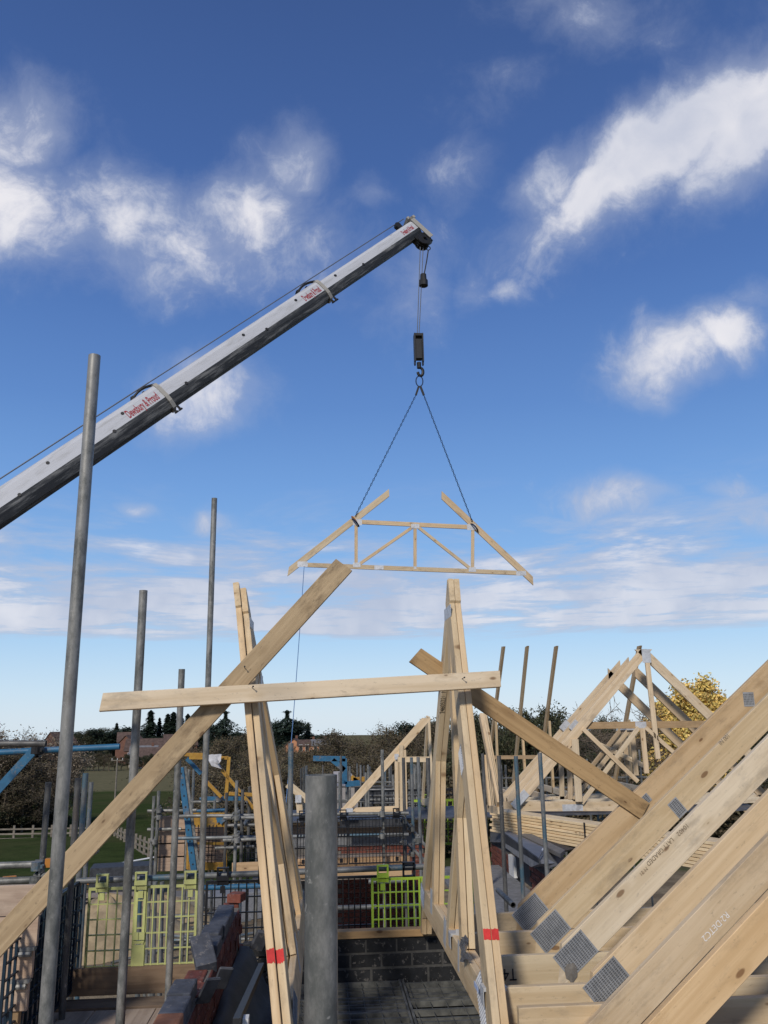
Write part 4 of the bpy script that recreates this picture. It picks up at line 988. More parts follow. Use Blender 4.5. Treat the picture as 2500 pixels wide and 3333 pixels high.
mb = MB(); q = A(1245, 2798, Y=12.68)
# mono truss with its chord on the plate
def tm(parent, nm, a, b, Y, dep, th=.04, cr=None, base=(1.02, .98, .9), **k): 
    cr = cr or (lambda u, v: (u, v)); return timber(nm, A(*cr(*a), Y=Y), A(*cr(*b), Y=Y), dep, th, fN, parent, 'timber', col=tint(.06, base), **k)
mt_ = thing('roof_truss', 'single pale truss on the next house, left of the right girder truss', 'truss', A(1250, 2640, Y=14.5))
tm(mt_, 'rafter', (690, 918), (1625, -140), 14.5, .125, cr=L5, c0=.6, c1=-.8)
tm(mt_, 'bottom_chord', (700, 870), (1350, 842), 14.5, .10, cr=L5, zo=-.042)
tm(mt_, 'web', (1296, 262), (1298, 838), 14.5, .065, cr=L5, zo=.041); tm(mt_, 'web', (1345, 150), (1355, 860), 14.5, .075, cr=L5, zo=.041)
tm(mt_, 'web', (1385, 200), (1400, 840), 14.5, .04, cr=L5, zo=.041)
nail_plate(A(*L5(787, 862), Y=14.46), (1, 0, 0), fN, .12, .09, mt_, False); nail_plate(A(*L5(1297, 275), Y=14.415), (1, 0, 0), fN, .07, .09, mt_, False)
mt2 = thing('roof_truss', 'truss end peeping out just right of the leaning girder truss', 'truss', A(960, 2640, Y=14.5))
tm(mt2, 'rafter', (120, 570), (400, 800), 14.5, .12, cr=L5); tm(mt2, 'web', (238, 705), (255, 895), 14.5, .10, cr=L5, zo=.041); nail_plate(A(*L5(236, 730), Y=14.415), (0, 0, 1), fN, .12, .10, mt2, False)
o = tm(None, 'timber_brace', (1310, 306), (1650, 304), 13.9, .085, cr=L5, base=(1.1, 1.08, 1.0)); tag(o, 'short pale horizontal batten behind the right girder truss, level with tube tops', 'timber')
def yz_truss(label, X, pts, group=None, th=.042, base=(.92, .86, .76)):
    """truss standing edge-on to the camera: members in the plane x = X"""
    t = thing('roof_truss', label, 'truss', A(*pts[0][1], X=X), group)
    for (nm, a, b, dep) in [(p[3], p[0], p[1], p[2]) for p in pts]:
        pa_, pb_ = A(*a, X=X), A(*b, X=X); timber(nm, pa_, pb_, dep, th, V((-1, 0, 0)), t, 'timber', col=tint(.06, base))
    return t
for k in range(2):
    yz_truss(('left', 'right')[k]+' ply of the far edge-on girder truss behind the right girder truss', A(1391, 2334, Y=15.2).x+.045*k, [((1391, 2334), (1404, 2600), .12, 'rafter'), ((1388, 2336), (1372, 2610), .12, 'rafter'), ((1374, 2610), (1406, 2612), .12, 'bottom_chord')], 'far edge-on girder plies', base=(1, .95, .85))
for k in range(3):
    yz_truss(('nearest', 'middle', 'farthest')[k]+' of three edge-on truss plies right of the right girder truss', A(1560+7*k, 2335, Y=13.6).x, [((1560+7*k, 2330), (1617+4*k, 2620), .13, 'rafter'), ((1572+5*k, 2460), (1590+5*k, 2630), .10, 'web'), ((1585, 2632), (1620, 2638), .1, 'bottom_chord')], 'edge-on plies beside the right girder truss', base=(1.0, .92, .8))
# edge-on trusses with free rafter ends, behind the large far truss
for k, (pts, lab) in enumerate([([((235, 150), (212, 420)), ((178, 640), (120, 1060)), (168, 820, 185, 1300)], 'leftmost edge-on rafter end standing against the sky'), ([((448, 150), (395, 790)), ((380, 950), (325, 1380)), (410, 980, 428, 1260)], 'second edge-on rafter end standing against the sky'),
        ([((710, 148), (620, 930)), ((615, 940), (535, 1480)), (648, 820, 690, 1530)], 'third edge-on rafter end standing against the sky'), ([((1460, 145), (1340, 830)), ((1340, 830), (1240, 1360)), (1365, 810, 1385, 1340)], 'edge-on rafter end just left of the far truss apex')]):
    X = A(*L8(*pts[0][0]), Y=17.2).x
    lo = pts[1][1]; t = thing('roof_truss', lab, 'truss', A(*L8(*lo), X=X), 'edge-on truss ends')
    a, b = A(*L8(*lo), X=X), A(*L8(*pts[0][0]), X=X)
    timber('rafter', a, b, .14, .048, V((-1, 0, 0)), t, 'timber', c1=-.8, col=tint(.05, (.74, .66, .54)))
    u0, v0, u1, v1 = pts[2]; timber('web', A(*L8(u0, v0), X=X), A(*L8(u1, v1), X=X), .09, .045, V((-1, 0, 0)), t, 'timber', col=tint(.05, (.88, .78, .62)))
    e = A(*L8(u1, v1), X=X); timber('bottom_chord', V((X, a.y-.1, ZC-1.5)), V((X, e.y-2.0, ZC-1.5)), .12, .045, V((-1, 0, 0)), t, 'timber')
tag(tm(None, 'timber_brace', (560, 1145), (60, 1150), 16.4, .07, cr=L8, base=(.6, .5, .4)), 'weathered horizontal batten behind the three dark tubes', 'timber')
# large far trusses in planes of constant Y
fa = thing('roof_truss', 'largest far truss with complete apex, right of centre', 'truss', A(1900, 2640, Y=14.8), 'far trusses facing the camera')
FY = 14.8; apx = A(2093, 2103, Y=FY); heel = A(*L8(322, 1552), Y=FY)
dl = (apx-heel).normalized(); pl_ = V((-dl.z, 0, dl.x))
timber('rafter', heel-pl_*.08, apx-pl_*.08, .16, .045, fN, fa, c0=.8, c1=-.9, col=tint(.03, (1.08, 1.05, 1.0)))
dd = V((dl.x, 0, -dl.z)); timber('rafter', apx-V((-pl_.x, 0, pl_.z))*.08+V((.012, 0, 0)), apx+dd*4.6-V((-pl_.x, 0, pl_.z))*.08, .16, .045, fN, fa, c0=.9, col=tint(.03, (1.0, .94, .86)))
for (a, b, dep, nm, zo) in [((230, 1593), (1500, 1590), .16, 'bottom_chord', -.046), ((975, 862), (2200, 848), .12, 'collar', -.046), ((1530, 240), (1632, 1160), .085, 'web', .042), ((960, 893), (1450, 1365), .075, 'web', .042), ((1465, 880), (950, 1560), .075, 'web', .002), ((1490, 885), (1530, 1290), .085, 'web', .044), ((1520, 880), (1860, 1180), .07, 'web', .042), ((885, 985), (920, 1545), .12, 'web', .042)]:
    tm(fa, nm, a, b, FY, dep, cr=L8, zo=zo, base=(.62, .52, .40) if nm == 'collar' else (1.05, 1.0, .92))
for (u, v, lx, ly, an) in [(1532, 235, .16, .24, 0), (1483, 862, .2, .13, 0), (868, 1600, .36, .11, 0), (395, 1528, .34, .14, .76)]: nail_plate(A(*L8(u, v), Y=FY+.0445 if v > 800 and u != 395 else FY-.0425), (math.cos(an), 0, math.sin(an)), fN, lx, ly, fa, False)
for k, (tu, tv, lab) in enumerate([(1350, 272, 'far truss with cut-off top, just behind the complete apex'), (1272, 300, 'rearmost far truss with cut-off top')]):
    Y = FY+.62*(k+1); t = thing('roof_truss', lab, 'truss', (heel.x, Y, heel.z), 'far trusses facing the camera')
    top_ = A(*L8(tu, tv), Y=Y); h2 = A(*L8(*((258, 1535), (222, 1505))[k]), Y=Y); dk_ = (top_-h2).normalized(); pk_ = V((-dk_.z, 0, dk_.x))
    timber('rafter', h2-pk_*.08, top_-pk_*.08, .16, .045, fN, t, c0=.8, c1=.95, col=tint(.05, (1.02, .98, .92)))
    xm = 2*apx.x-top_.x; t2 = V((xm-.25*k, Y, top_.z-.15)); dd = V((dl.x, 0, -dl.z))
    timber('rafter', t2-V((-pl_.x, 0, pl_.z))*.08, t2+dd*4.2-V((-pl_.x, 0, pl_.z))*.08, .16, .045, fN, t, c0=-.95, col=tint(.05, (.88, .80, .70)))
    timber('bottom_chord', V((h2.x+.1, Y, ZC-1.51)), V((h2.x+6, Y, ZC-1.51)), .14, .045, fN, t)
    o_ = -75*(k+1)
    for (a, b, dep) in [((1465+o_, 885), (950+o_, 1540), .075), ((1480+o_, 890), (1520+o_, 1310), .085), ((915+o_, 1060), (925+o_, 1530), .09)]: tm(t, 'web', a, b, Y, dep, cr=L8, base=(.86, .80, .72))
    nail_plate(A(*L8((890, 805)[k], 868), Y=Y-.047), dl, fN, .2, .16, t, False); nail_plate(A(*L8(1400-(k*60), 880), Y=Y-.047), (1, 0, 0), fN, .2, .09, t, False)
tag(tm(None, 'timber_brace', (1118, 1035), (1550, 1240), 15.9, .085, cr=L8, base=(1.12, 1.08, 1.0)), 'bright loose board slanting behind the far truss webs', 'timber')
# bundle of trusses lying flat
p1_, p2_ = A(1596, 2640, Z=-1.46), A(1960, 2693, Z=-1.46)
dv = (p2_-p1_); dv.z = 0; dv.normalize(); p2_ = p2_+dv*2.5; nb = V((dv.y, -dv.x, 0)); nb = nb if nb.y < 0 else -nb
bn = thing('truss_bundle', 'bundle of pale trusses lying stacked flat behind the three tubes', 'trusses', p1_-V((0, 0, .3)))
for k in range(8): 
    random.seed(50+k); s_ = random.uniform(-.03, .03)
    timber('truss_edge', p1_+dv*s_+V((0, 0, -.042*k))+nb*random.uniform(-.012, .012), p2_+V((0, 0, -.042*k)), .035, .3, nb, bn, 'timber', col=tint(.06, (1.3, 1.2, 1.0)))
q = A(1848, 2700, Y=(p1_.lerp(p2_, .5)).y)
f_ = ((A(1848, 2690, Z=-1.46)-p1_).dot(dv)); mb = MB(); c = p1_+dv*f_+nb*.006; mb.bar(c+V((0, 0, .03)), c+V((0, 0, -.32)), .03, .006, nb); build('strap', mb, 'ink', bn)
timber('bearer', p1_+V((.2, .5, -.34)), p2_+V((.2, .3, -.34)), .05, .05, nb, bn, 'timber_rough')
# ------------------------------------------------------------------ bay on the right between the tubes
BX = 2.85
bay = thing('brick_bay', 'brick side wall with dark lead ledge and white frame, behind the three tubes', 'building', (BX, 13, 0))
def bx(u, v, X=BX): return A(*M1(u, v), X=X)
def pier(u0, v0, u1, rows):
    a, b = bx(u0, v0), bx(u1, v0+40); y0, y1 = b.y, a.y; core = MB(); core.box((BX+.012, y0, a.z-.075*rows-3), (BX+.2, y1, a.z)); w_ = build('wall', core, 'mortar', bay)
    for r in range(rows):
        y = y0+(.1125 if r % 2 else 0)
        while y < y1-.1:
            brick(Matrix.Translation((BX+.05, y+.108, a.z-.04-.075*r)) @ RZ, w_, 'brick_dark_red' if random.random() < .5 else 'brick_red'); y += .225
pier(150, 800, 345, 9); pier(585, 1045, 900, 8)
def yzbox(nm, u0, v0, u1, v1, X, th, mt):
    a, b = bx(u0, v0, X), bx(u1, v1, X); mb = MB(); mb.box((X, b.y, b.z), (X+th, a.y, a.z)); return build(nm, mb, mt, bay)
yzbox('white_frame', 345, 930, 412, 1190, BX-.01, .05, 'upvc'); yzbox('dark_opening', 412, 950, 592, 1285, BX+.03, .05, 'membrane'); yzbox('mullion', 465, 980, 482, 1240, BX+.0, .04, 'dark_metal')
def quadp(nm, pts, mt, th=.02):
    vs = [V(q) for q in pts]; n_ = (vs[1]-vs[0]).cross(vs[2]-vs[0]).normalized(); mb = MB(); k = len(vs)
    mb.add([q for q in vs]+[q-n_*th for q in vs], [tuple(range(k)), tuple(range(2*k-1, k-1, -1))]+[(i, k+i, k+(i+1) % k, (i+1) % k) for i in range(k)]); return build(nm, mb, mt, bay)
quadp('lead_slope', [bx(300, 702, 2.62), bx(672, 978, 2.62), bx(735, 860, 2.92), bx(345, 670, 2.92)], 'lead_grey')
quadp('ledge_face', [bx(300, 800, 2.615), bx(682, 1032, 2.615), bx(672, 980, 2.615), bx(300, 704, 2.615)], 'membrane')
quadp('sill', [bx(300, 848, 2.62), bx(592, 1068, 2.62), bx(684, 1034, 2.62), bx(300, 802, 2.62)], 'block_grey', .2)
quadp('end_cap', [bx(672, 982, 2.64), bx(735, 1000, 2.9), bx(733, 864, 2.9)], 'upvc')
quadp('upper_slope', [bx(150, 800, 2.8), bx(310, 800, 2.8), bx(340, 660, 3.0), bx(150, 640, 3.0)], 'slate')
quadp('coping', [bx(480, 720, 3.0), bx(910, 925, 3.0), bx(960, 885, 3.15), bx(560, 690, 3.15)], 'mortar', .05)
quadp('inner_roof', [bx(560, 700, 3.2), bx(960, 890, 3.2), bx(1250, 830, 4.2), bx(650, 690, 4.2)], 'membrane')
quadp('side_roof', [bx(735, 860, 2.95), bx(800, 1080, 2.95), bx(1000, 1000, 3.3), bx(900, 920, 3.2)], 'lead_grey')
quadp('flat_deck', [V((1.8, 14.2, ZC-2.3)), V((1.8, 8.0, ZC-2.3)), V((BX, 8.0, ZC-2.3)), V((BX, 14.2, ZC-2.3))], 'block_grey', .04)
q0, q1 = A(*M1(235, 1320), Y=8.6), A(*M1(400, 1480), Y=7.6); ltube('dark slanting tube at the foot of the three tubes', q0, q1, 'galv_dark')
# ------------------------------------------------------------------ trees
def leaf_mesh(cent, size, rng, mt, aspect=.55):
    """one small rhombic leaf per centre, random attitude"""
    n = len(cent); a = rng.normal(size=(n, 3)); a /= np.linalg.norm(a, axis=1)[:, None]
    b = rng.normal(size=(n, 3)); b -= a*np.sum(a*b, axis=1)[:, None]; b /= np.linalg.norm(b, axis=1)[:, None]
    k = (size*rng.uniform(.6, 1.4, n))[:, None]; v = np.stack([cent-a*k, cent+b*k*aspect, cent+a*k, cent-b*k*aspect], axis=1).reshape(-1, 3)
    me = bpy.data.meshes.new('crown'); me.vertices.add(4*n); me.vertices.foreach_set('co', v.astype(np.float32).ravel())
    me.loops.add(4*n); me.loops.foreach_set('vertex_index', np.arange(4*n, dtype=np.int32)); me.polygons.add(n)
    me.polygons.foreach_set('loop_start', np.arange(0, 4*n, 4, dtype=np.int32)); me.update(calc_edges=True); me.validate(); me.materials.append(MATS[mt]); return me
def tubes_mesh(segs, mt):
    """three-sided tapered limbs from (p0, p1, r0, r1) rows"""
    S_ = np.array(segs); n = len(S_); p0, p1, r = S_[:, :3], S_[:, 3:6], S_[:, 6:8]
    d = p1-p0; d /= np.linalg.norm(d, axis=1)[:, None]+1e-9; h = np.where(np.abs(d[:, 2:3]) > .9, np.array([[1., 0, 0]]), np.array([[0, 0, 1.]]))
    e = np.cross(d, h); e /= np.linalg.norm(e, axis=1)[:, None]; f = np.cross(d, e); K_ = 4
    vs = []
    for P, R in ((p0, r[:, :1]), (p1, r[:, 1:])):
        for i in range(K_): t = 2*math.pi*i/K_; vs.append(P+(e*math.cos(t)+f*math.sin(t))*R)
    v = np.stack(vs, axis=1).reshape(-1, 3); q = np.array([[i, (i+1) % K_, K_+(i+1) % K_, K_+i] for i in range(K_)]); idx = (np.arange(n)[:, None, None]*2*K_+q[None]).reshape(-1)
    me = bpy.data.meshes.new('trunk'); me.vertices.add(len(v)); me.vertices.foreach_set('co', v.astype(np.float32).ravel()); m_ = n*K_
    me.loops.add(4*m_); me.loops.foreach_set('vertex_index', idx.astype(np.int32)); me.polygons.add(m_); me.polygons.foreach_set('loop_start', np.arange(0, 4*m_, 4, dtype=np.int32))
    me.update(calc_edges=True); me.validate(); me.materials.append(MATS[mt]); return me
def decid(seed, leafmat, barkmat, nleaf=14, ls=.10, lr=.28, H=10.0, R=.36, n1=13, n2=6, n3=5, n4=0, low=.18, up=.55, rnd_=.35, prof=None):
    rng = np.random.default_rng(seed); segs = []; tips = []
    def limb(p, d, L, r, k=3, bend=.16, lift=.0):
        pts = [p]; q = p
        for i in range(k):
            d = d+rng.normal(0, bend, 3)+np.array([0, 0, lift]); d = d/np.linalg.norm(d); e = q+d*L/k
            ra, rb = r*(1-.6*i/k), r*(1-.6*(i+1)/k); segs.append((*q, *e, ra, rb)); q = e; pts.append(q)
        return pts, d
    tp, _ = limb(np.zeros(3), np.array([0, 0, 1.]), H*.86, H*.020, 8, .07, .12)
    def along(pts, t): x = t*(len(pts)-1); i = min(int(x), len(pts)-2); return pts[i]+(pts[i+1]-pts[i])*(x-i)
    prof = prof or (lambda t: (.55+.9*math.sin(math.pi*min(1, t*1.0)))*.8)
    for i in range(n1):
        t = low+(1-low)*(i+rng.uniform(0, 1))/n1; a = i*2.4+rng.uniform(-.5, .5); p = along(tp, min(t, .99))
        d = np.array([math.cos(a), math.sin(a), up+t*.9]); d /= np.linalg.norm(d); L1 = H*R*prof(t)*rng.uniform(1-rnd_, 1+rnd_)
        b1, d1 = limb(p, d, L1, H*.0085*(1.25-t), 4, .15, .06)
        for j in range(n2):
            u = rng.uniform(.25, 1.0); q = along(b1, u); d2 = d1*.7+rng.normal(0, .55, 3)+np.array([0, 0, .18]); d2 /= np.linalg.norm(d2)
            b2, d22 = limb(q, d2, L1*rng.uniform(.3, .55), H*.0036, 2, .2, .05)
            for k in range(n3):
                q3 = along(b2, rng.uniform(.2, 1)); d3 = d22*.6+rng.normal(0, .6, 3)+np.array([0, 0, .15]); d3 /= np.linalg.norm(d3)
                b3, d33 = limb(q3, d3, L1*rng.uniform(.14, .30), H*(.0017 if n4 == 0 else .0028), 2, .22, .05); tips += b3[1:]
                for _ in range(n4):
                    q4 = along(b3, rng.uniform(.2, 1)); d4 = d33*.7+rng.normal(0, .5, 3); d4 /= np.linalg.norm(d4); b4, _d = limb(q4, d4, L1*rng.uniform(.08, .2), H*.0021, 1, .2)
                    tips.append(b4[-1])
    tips = np.array(tips); cr_ = None; zt_ = tips[:, 2].max(); kk = H/zt_
    S_ = np.array(segs)*kk
    if nleaf:
        c = np.repeat(tips, nleaf, axis=0)*kk; c = c+rng.normal(0, lr, c.shape); cr_ = leaf_mesh(c, ls, rng, leafmat)
    return tubes_mesh(S_, barkmat), cr_
def conifer(seed, H=12.0, w_=.2, n=2600, layered=True, cedar=False):
    random.seed(seed); tr = MB(); lf = MB(); tr.tube((0, 0, 0), (0, 0, H*.97), H*.018, .02, 6, False)
    for _ in range(n):
        t = random.random()**.8; z = H*(.02+.96*t)
        rad = H*w_*(1-t)**.75*(.8+.25*math.sin(t*21+seed)+.25*math.sin(t*47+seed*2)) if not cedar else H*w_*(.55+.45*math.sin(t*16+seed))*(1.0 if t < .85 else .5)
        a = random.uniform(0, 6.283); rr = rad*random.uniform(.2, 1.0)*(1+.28*math.sin(3*a+seed+9*t)+.18*math.sin(7*a+31*t))
        p = V((rr*math.cos(a), rr*math.sin(a), z-rr*.25)); out = V((math.cos(a), math.sin(a), -.25)); s = V((-math.sin(a), math.cos(a), random.uniform(-.4, .4)))
        k = H*.035*random.uniform(.6, 1.4); o = len(lf.v)
        lf.v += [tuple(p-s*k*.5), tuple(p+out*k), tuple(p+s*k*.5), tuple(p-out*k*.5+V((0, 0, k*.4)))]; lf.f.append((o, o+1, o+2, o+3))
    return tr, lf
PROT = {}
def cproto(key, tr, lf, leafmat, barkmat='bark'):
    a = tr.mesh('trunk'); a.materials.append(MATS[barkmat]); b = lf.mesh('crown'); b.materials.append(MATS[leafmat]); PROT[key] = (a, b)
for k in range(5): PROT['brown%d' % k] = decid(100+k, 'leaf_brown', 'twig', nleaf=9, ls=.085, lr=.24, R=(.36, .30, .42, .34, .38)[k])
for k in range(3): PROT['olive%d' % k] = decid(140+k, 'leaf_olive', 'bark', nleaf=10, ls=.10, lr=.22, R=(.34, .28, .38)[k])
for k in range(2): PROT['bare%d' % k] = decid(170+k, 'leaf_brown', 'twig', nleaf=0, R=.46, n1=12, n2=7, n3=5, n4=3, low=.2)
PROT['willow'] = decid(181, 'leaf_willow', 'twig', nleaf=2, ls=.09, lr=.2, R=.46, n1=16, n2=7, n3=6, n4=2, low=.1, up=1.0)
PROT['gold'] = decid(191, 'leaf_gold', 'bark', nleaf=44, ls=.10, lr=.24, R=.26, n1=15, up=1.1, rnd_=.25)
for k in range(3): cproto('con%d' % k, *conifer(200+k, w_=(.20, .26, .17)[k]), 'leaf_conifer')
cproto('cedar', *conifer(210, w_=.36, n=2600, cedar=True), 'leaf_conifer')
for k in range(2): PROT['dark%d' % k] = decid(220+k, 'leaf_conifer', 'bark', nleaf=8, ls=.22, lr=.35, R=.40, n2=5, n3=4)
PROT['bush'] = decid(230, 'leaf_olive', 'bark', nleaf=9, ls=.10, lr=.18, H=4, R=.5, low=.05, n1=10)
PROT['scrub'] = decid(231, 'leaf_brown', 'twig', nleaf=7, ls=.09, lr=.2, H=4, R=.5, low=.05, n1=10)
def tree(key, px, ytop, Y, label, group, nm='tree', wide=1.0, tone=1.0, base=None):
    p = A(px, ytop, Y=Y); zb = gz(Y)-.15 if base is None else base; h = p.z-zb
    a, b = PROT[key]; hh = max(v.co.z for v in (b or a).vertices); k = h/hh
    t = thing(nm, label, 'tree', (p.x, Y, zb), group)
    M = Matrix.Translation((p.x, Y, zb)) @ Matrix.Rotation(random.uniform(0, 6.28), 4, 'Z') @ Matrix.Diagonal((k*wide, k*wide, k, 1))
    link('trunk', a, None, t, M)
    if b: link('crown', b, None, t, M, col=(tone, tone, tone, 1))
    return t
random.seed(77)
TOP = [(620, 2400), (760, 2372), (860, 2378), (980, 2405), (1080, 2372), (1150, 2370), (1230, 2362), (1330, 2348), (1420, 2350), (1560, 2315), (1700, 2300), (1900, 2330), (2150, 2360), (2300, 2350), (2520, 2330)]
def topline(x):
    for (a, ya), (b, yb) in zip(TOP[:-1], TOP[1:]):
        if a <= x <= b: return ya+(yb-ya)*(x-a)/(b-a)
    return 2350
# the brown belt behind the site
G1 = 'brown trees of the belt behind the site'
x = 640
while x < 2560:
    key = 'brown%d' % random.randrange(5) if x < 1500 or random.random() < .35 else 'olive%d' % random.randrange(3)
    tree(key, x+random.uniform(-20, 20), topline(x)+random.uniform(-22, 26), random.uniform(88, 112), 'tall autumn tree in the dense belt of trees behind the scaffolding', G1, wide=random.uniform(.95, 1.35), tone=random.uniform(.7, 1.25)); x += random.uniform(50, 75)
x = 660
while x < 2560:
    key = 'brown%d' % random.randrange(5) if x < 1500 else 'olive%d' % random.randrange(3)
    tree(key, x, topline(x)+random.uniform(55, 110), random.uniform(68, 80), 'lower autumn tree along the front of the tree belt', 'lower trees in front of the belt', wide=random.uniform(1.1, 1.7), tone=random.uniform(.7, 1.2)); x += random.uniform(70, 105)
for i in range(14):
    tree('scrub', 700+i*135+random.uniform(-40, 40), topline(700+i*135)+random.uniform(150, 200), random.uniform(56, 64), 'low scrubby bush at the foot of the tree belt', 'scrub below the belt', 'bush', 1.6, .8)
# right: leafy crowns and bare crown against the sky, golden tree
for (px, yt, Y, key, lab, w_) in [(1590, 2290, 62, 'olive0', 'thin-leaved tree behind the leftmost edge-on rafter', .8), (1720, 2268, 60, 'olive1', 'thin-leaved tree behind the second edge-on rafter', .9), (1820, 2280, 64, 'olive2', 'thin-leaved tree right of the third edge-on rafter', .9), (1655, 2310, 66, 'olive2', 'smaller leafy tree between the edge-on rafters', .9)]:
    tree(key, px, yt, Y, lab, None, wide=w_, tone=.8)
tree('bare0', 2010, 2245, 58, 'bare branching tree behind the far truss webs', None, wide=1.05)
tree('bare1', 2120, 2275, 62, 'bare tree just left of the golden tree', None, wide=.95)
tree('gold', 2245, 2185, 62, 'golden autumn tree lit by the sun, right of the far truss', None, wide=1.15)
tree('gold', 2175, 2250, 66, 'lower golden tree left of the sunlit one', None, wide=1.2)
tree('gold', 2320, 2268, 78, 'small golden tree at the right of the sunlit one', None, wide=.8)
# left: willow mass
for (px, yt, Y, lab, w_) in [(40, 2352, 92, 'bare willowy tree at the left edge', 1.35), (150, 2362, 95, 'bare willowy tree right of the left-edge one', 1.25), (-60, 2340, 90, 'bare willowy tree cut by the left edge', 1.3), (215, 2400, 92, 'small twiggy tree left of the tallest tube', 1.2)]: tree('willow', px, yt, Y, lab, None, wide=w_)
random.seed(5)
for i, (px, yt, Y) in enumerate([(-20, 2420, 90), (60, 2440, 88), (120, 2450, 92), (190, 2470, 97), (10, 2500, 86), (90, 2520, 87)]): tree('brown%d' % (i % 4), px, yt, Y, 'low brown thicket tree under the willows at left', 'thicket under the willows', wide=1.7, tone=.6)
for i in range(6): tree('bush', -30+i*45, 2620+i*5, 85+i*1.5, 'dark bush in the thicket under the willows at left', 'bushes under the willows', 'bush', 1.7, .55)
# ridge: conifers and dark trees
for (px, yt, Y, key, lab, w_) in [(492, 2310, 330, 'con1', 'largest dark conifer on the ridge', 1.35), (520, 2335, 335, 'con0', 'dark conifer touching the right of the largest one', 1.1), (547, 2322, 332, 'con0', 'tall conifer between the largest one and the batten', 1.5), (566, 2316, 330, 'con2', 'slim conifer left of the slim short tube', 1.7), (612, 2322, 330, 'con1', 'broad conifer right of the short tube', 1.2), (590, 2332, 332, 'con2', 'slim conifer right behind the short tube', 1.7), (630, 2330, 335, 'con1', 'conifer just left of the diagonal board', 1.0),
        (381, 2352, 340, 'con0', 'lone pointed conifer on the ridge, left of the second tall tube', 1.2), (412, 2376, 430, 'con2', 'small pointed conifer beside the second tall tube', 1.4), (735, 2312, 300, 'cedar', 'dark cedar between diagonal board and leaning truss', .9), (700, 2340, 310, 'dark0', 'dark tree left of the cedar, behind the slim tall tube', 1.0),
        (935, 2310, 290, 'cedar', 'large spreading cedar right of the leaning truss', 1.0), (905, 2330, 300, 'dark1', 'dark round tree left of the large cedar', 1.1), (965, 2335, 295, 'dark0', 'dark round tree under the large cedar', 1.2), (1003, 2350, 300, 'con1', 'small conifer right of the large cedar', 1.1), (1382, 2335, 260, 'dark0', 'dark crown above the belt left of the right girder truss', 1.6), (1340, 2345, 265, 'dark1', 'lower dark crown beside it above the belt', 1.6)]:
    tree(key, px, yt, Y, lab, None, 'conifer_tree' if key.startswith('con') else 'tree', wide=w_)
random.seed(15); x = 240
while x < 1060:
    yt = 2384 - (14 if 280 < x < 480 else 0) + random.uniform(-12, 14)
    tree(random.choice(('dark0', 'dark1', 'olive0', 'olive1')), x, yt, random.uniform(335, 362), 'dark rounded tree in the wooded ridge line', 'wooded ridge line', wide=random.uniform(1.5, 2.3)); x += random.uniform(13, 22)
x = 225
while x < 680:
    tree(random.choice(('olive0', 'olive1', 'olive2', 'brown1')), x, random.uniform(2438, 2466), random.uniform(243, 262), 'hedgerow tree below the hillside houses', 'hedgerow under the houses', wide=random.uniform(1.3, 1.9), tone=.75); x += random.uniform(14, 22)
# ------------------------------------------------------------------ far houses
def house(label, px, py, Y, w_, d_, h, rh, wallm, roofm, rot, nwin=3, group='houses on the far hillside'):
    q = A(px, py, Y=Y); z0 = q.z-h
    t = thing('far_house', label, 'house', (q.x, Y, z0), group); R = Matrix.Translation((q.x, Y, z0)) @ Matrix.Rotation(rot, 4, 'Z')
    mb = MB(); mb.box((-w_/2, -d_/2, -2.5), (w_/2, d_/2, h), R); 
    mb.add([R @ V(p) for p in ((-w_/2, -d_/2, h), (-w_/2, d_/2, h), (-w_/2, 0, h+rh), (w_/2, -d_/2, h), (w_/2, d_/2, h), (w_/2, 0, h+rh))], [(0, 2, 1), (3, 4, 5), (0, 3, 5, 2), (1, 2, 5, 4)])
    build('wall', mb, wallm, t)
    mb = MB(); o = .35; k = rh/(d_/2)
    for s in (-1, 1):
        a = [(-w_/2-o, s*(d_/2+o), h-o*k+.12), (w_/2+o, s*(d_/2+o), h-o*k+.12), (w_/2+o, 0, h+rh+.12), (-w_/2-o, 0, h+rh+.12)]
        mb.add([R @ V(p) for p in a]+[R @ V((p[0], p[1], p[2]+.18)) for p in a], [(0, 1, 2, 3), (7, 6, 5, 4), (0, 4, 5, 1), (1, 5, 6, 2), (2, 6, 7, 3), (3, 7, 4, 0)])
    rf = build('roof', mb, roofm, t)
    mb = MB(); mb.box((w_*.28, -.35, h+rh*.6), (w_*.28+.7, .35, h+rh+1.1), R); build('chimney', mb, 'brick_far', rf)
    for i in range(nwin):
        x = -w_/2+w_*(i+.5)/nwin
        for zz in (h*.2, h*.65):
            mb = MB(); mb.box((x-.55, -d_/2-.06, zz), (x+.55, -d_/2+.05, zz+1.1), R); f = build('window', mb, 'upvc', t)
            mb = MB(); mb.box((x-.47, -d_/2-.09, zz+.08), (x+.47, -d_/2-.061, zz+1.02), R); build('pane', mb, 'dark_glass', f)
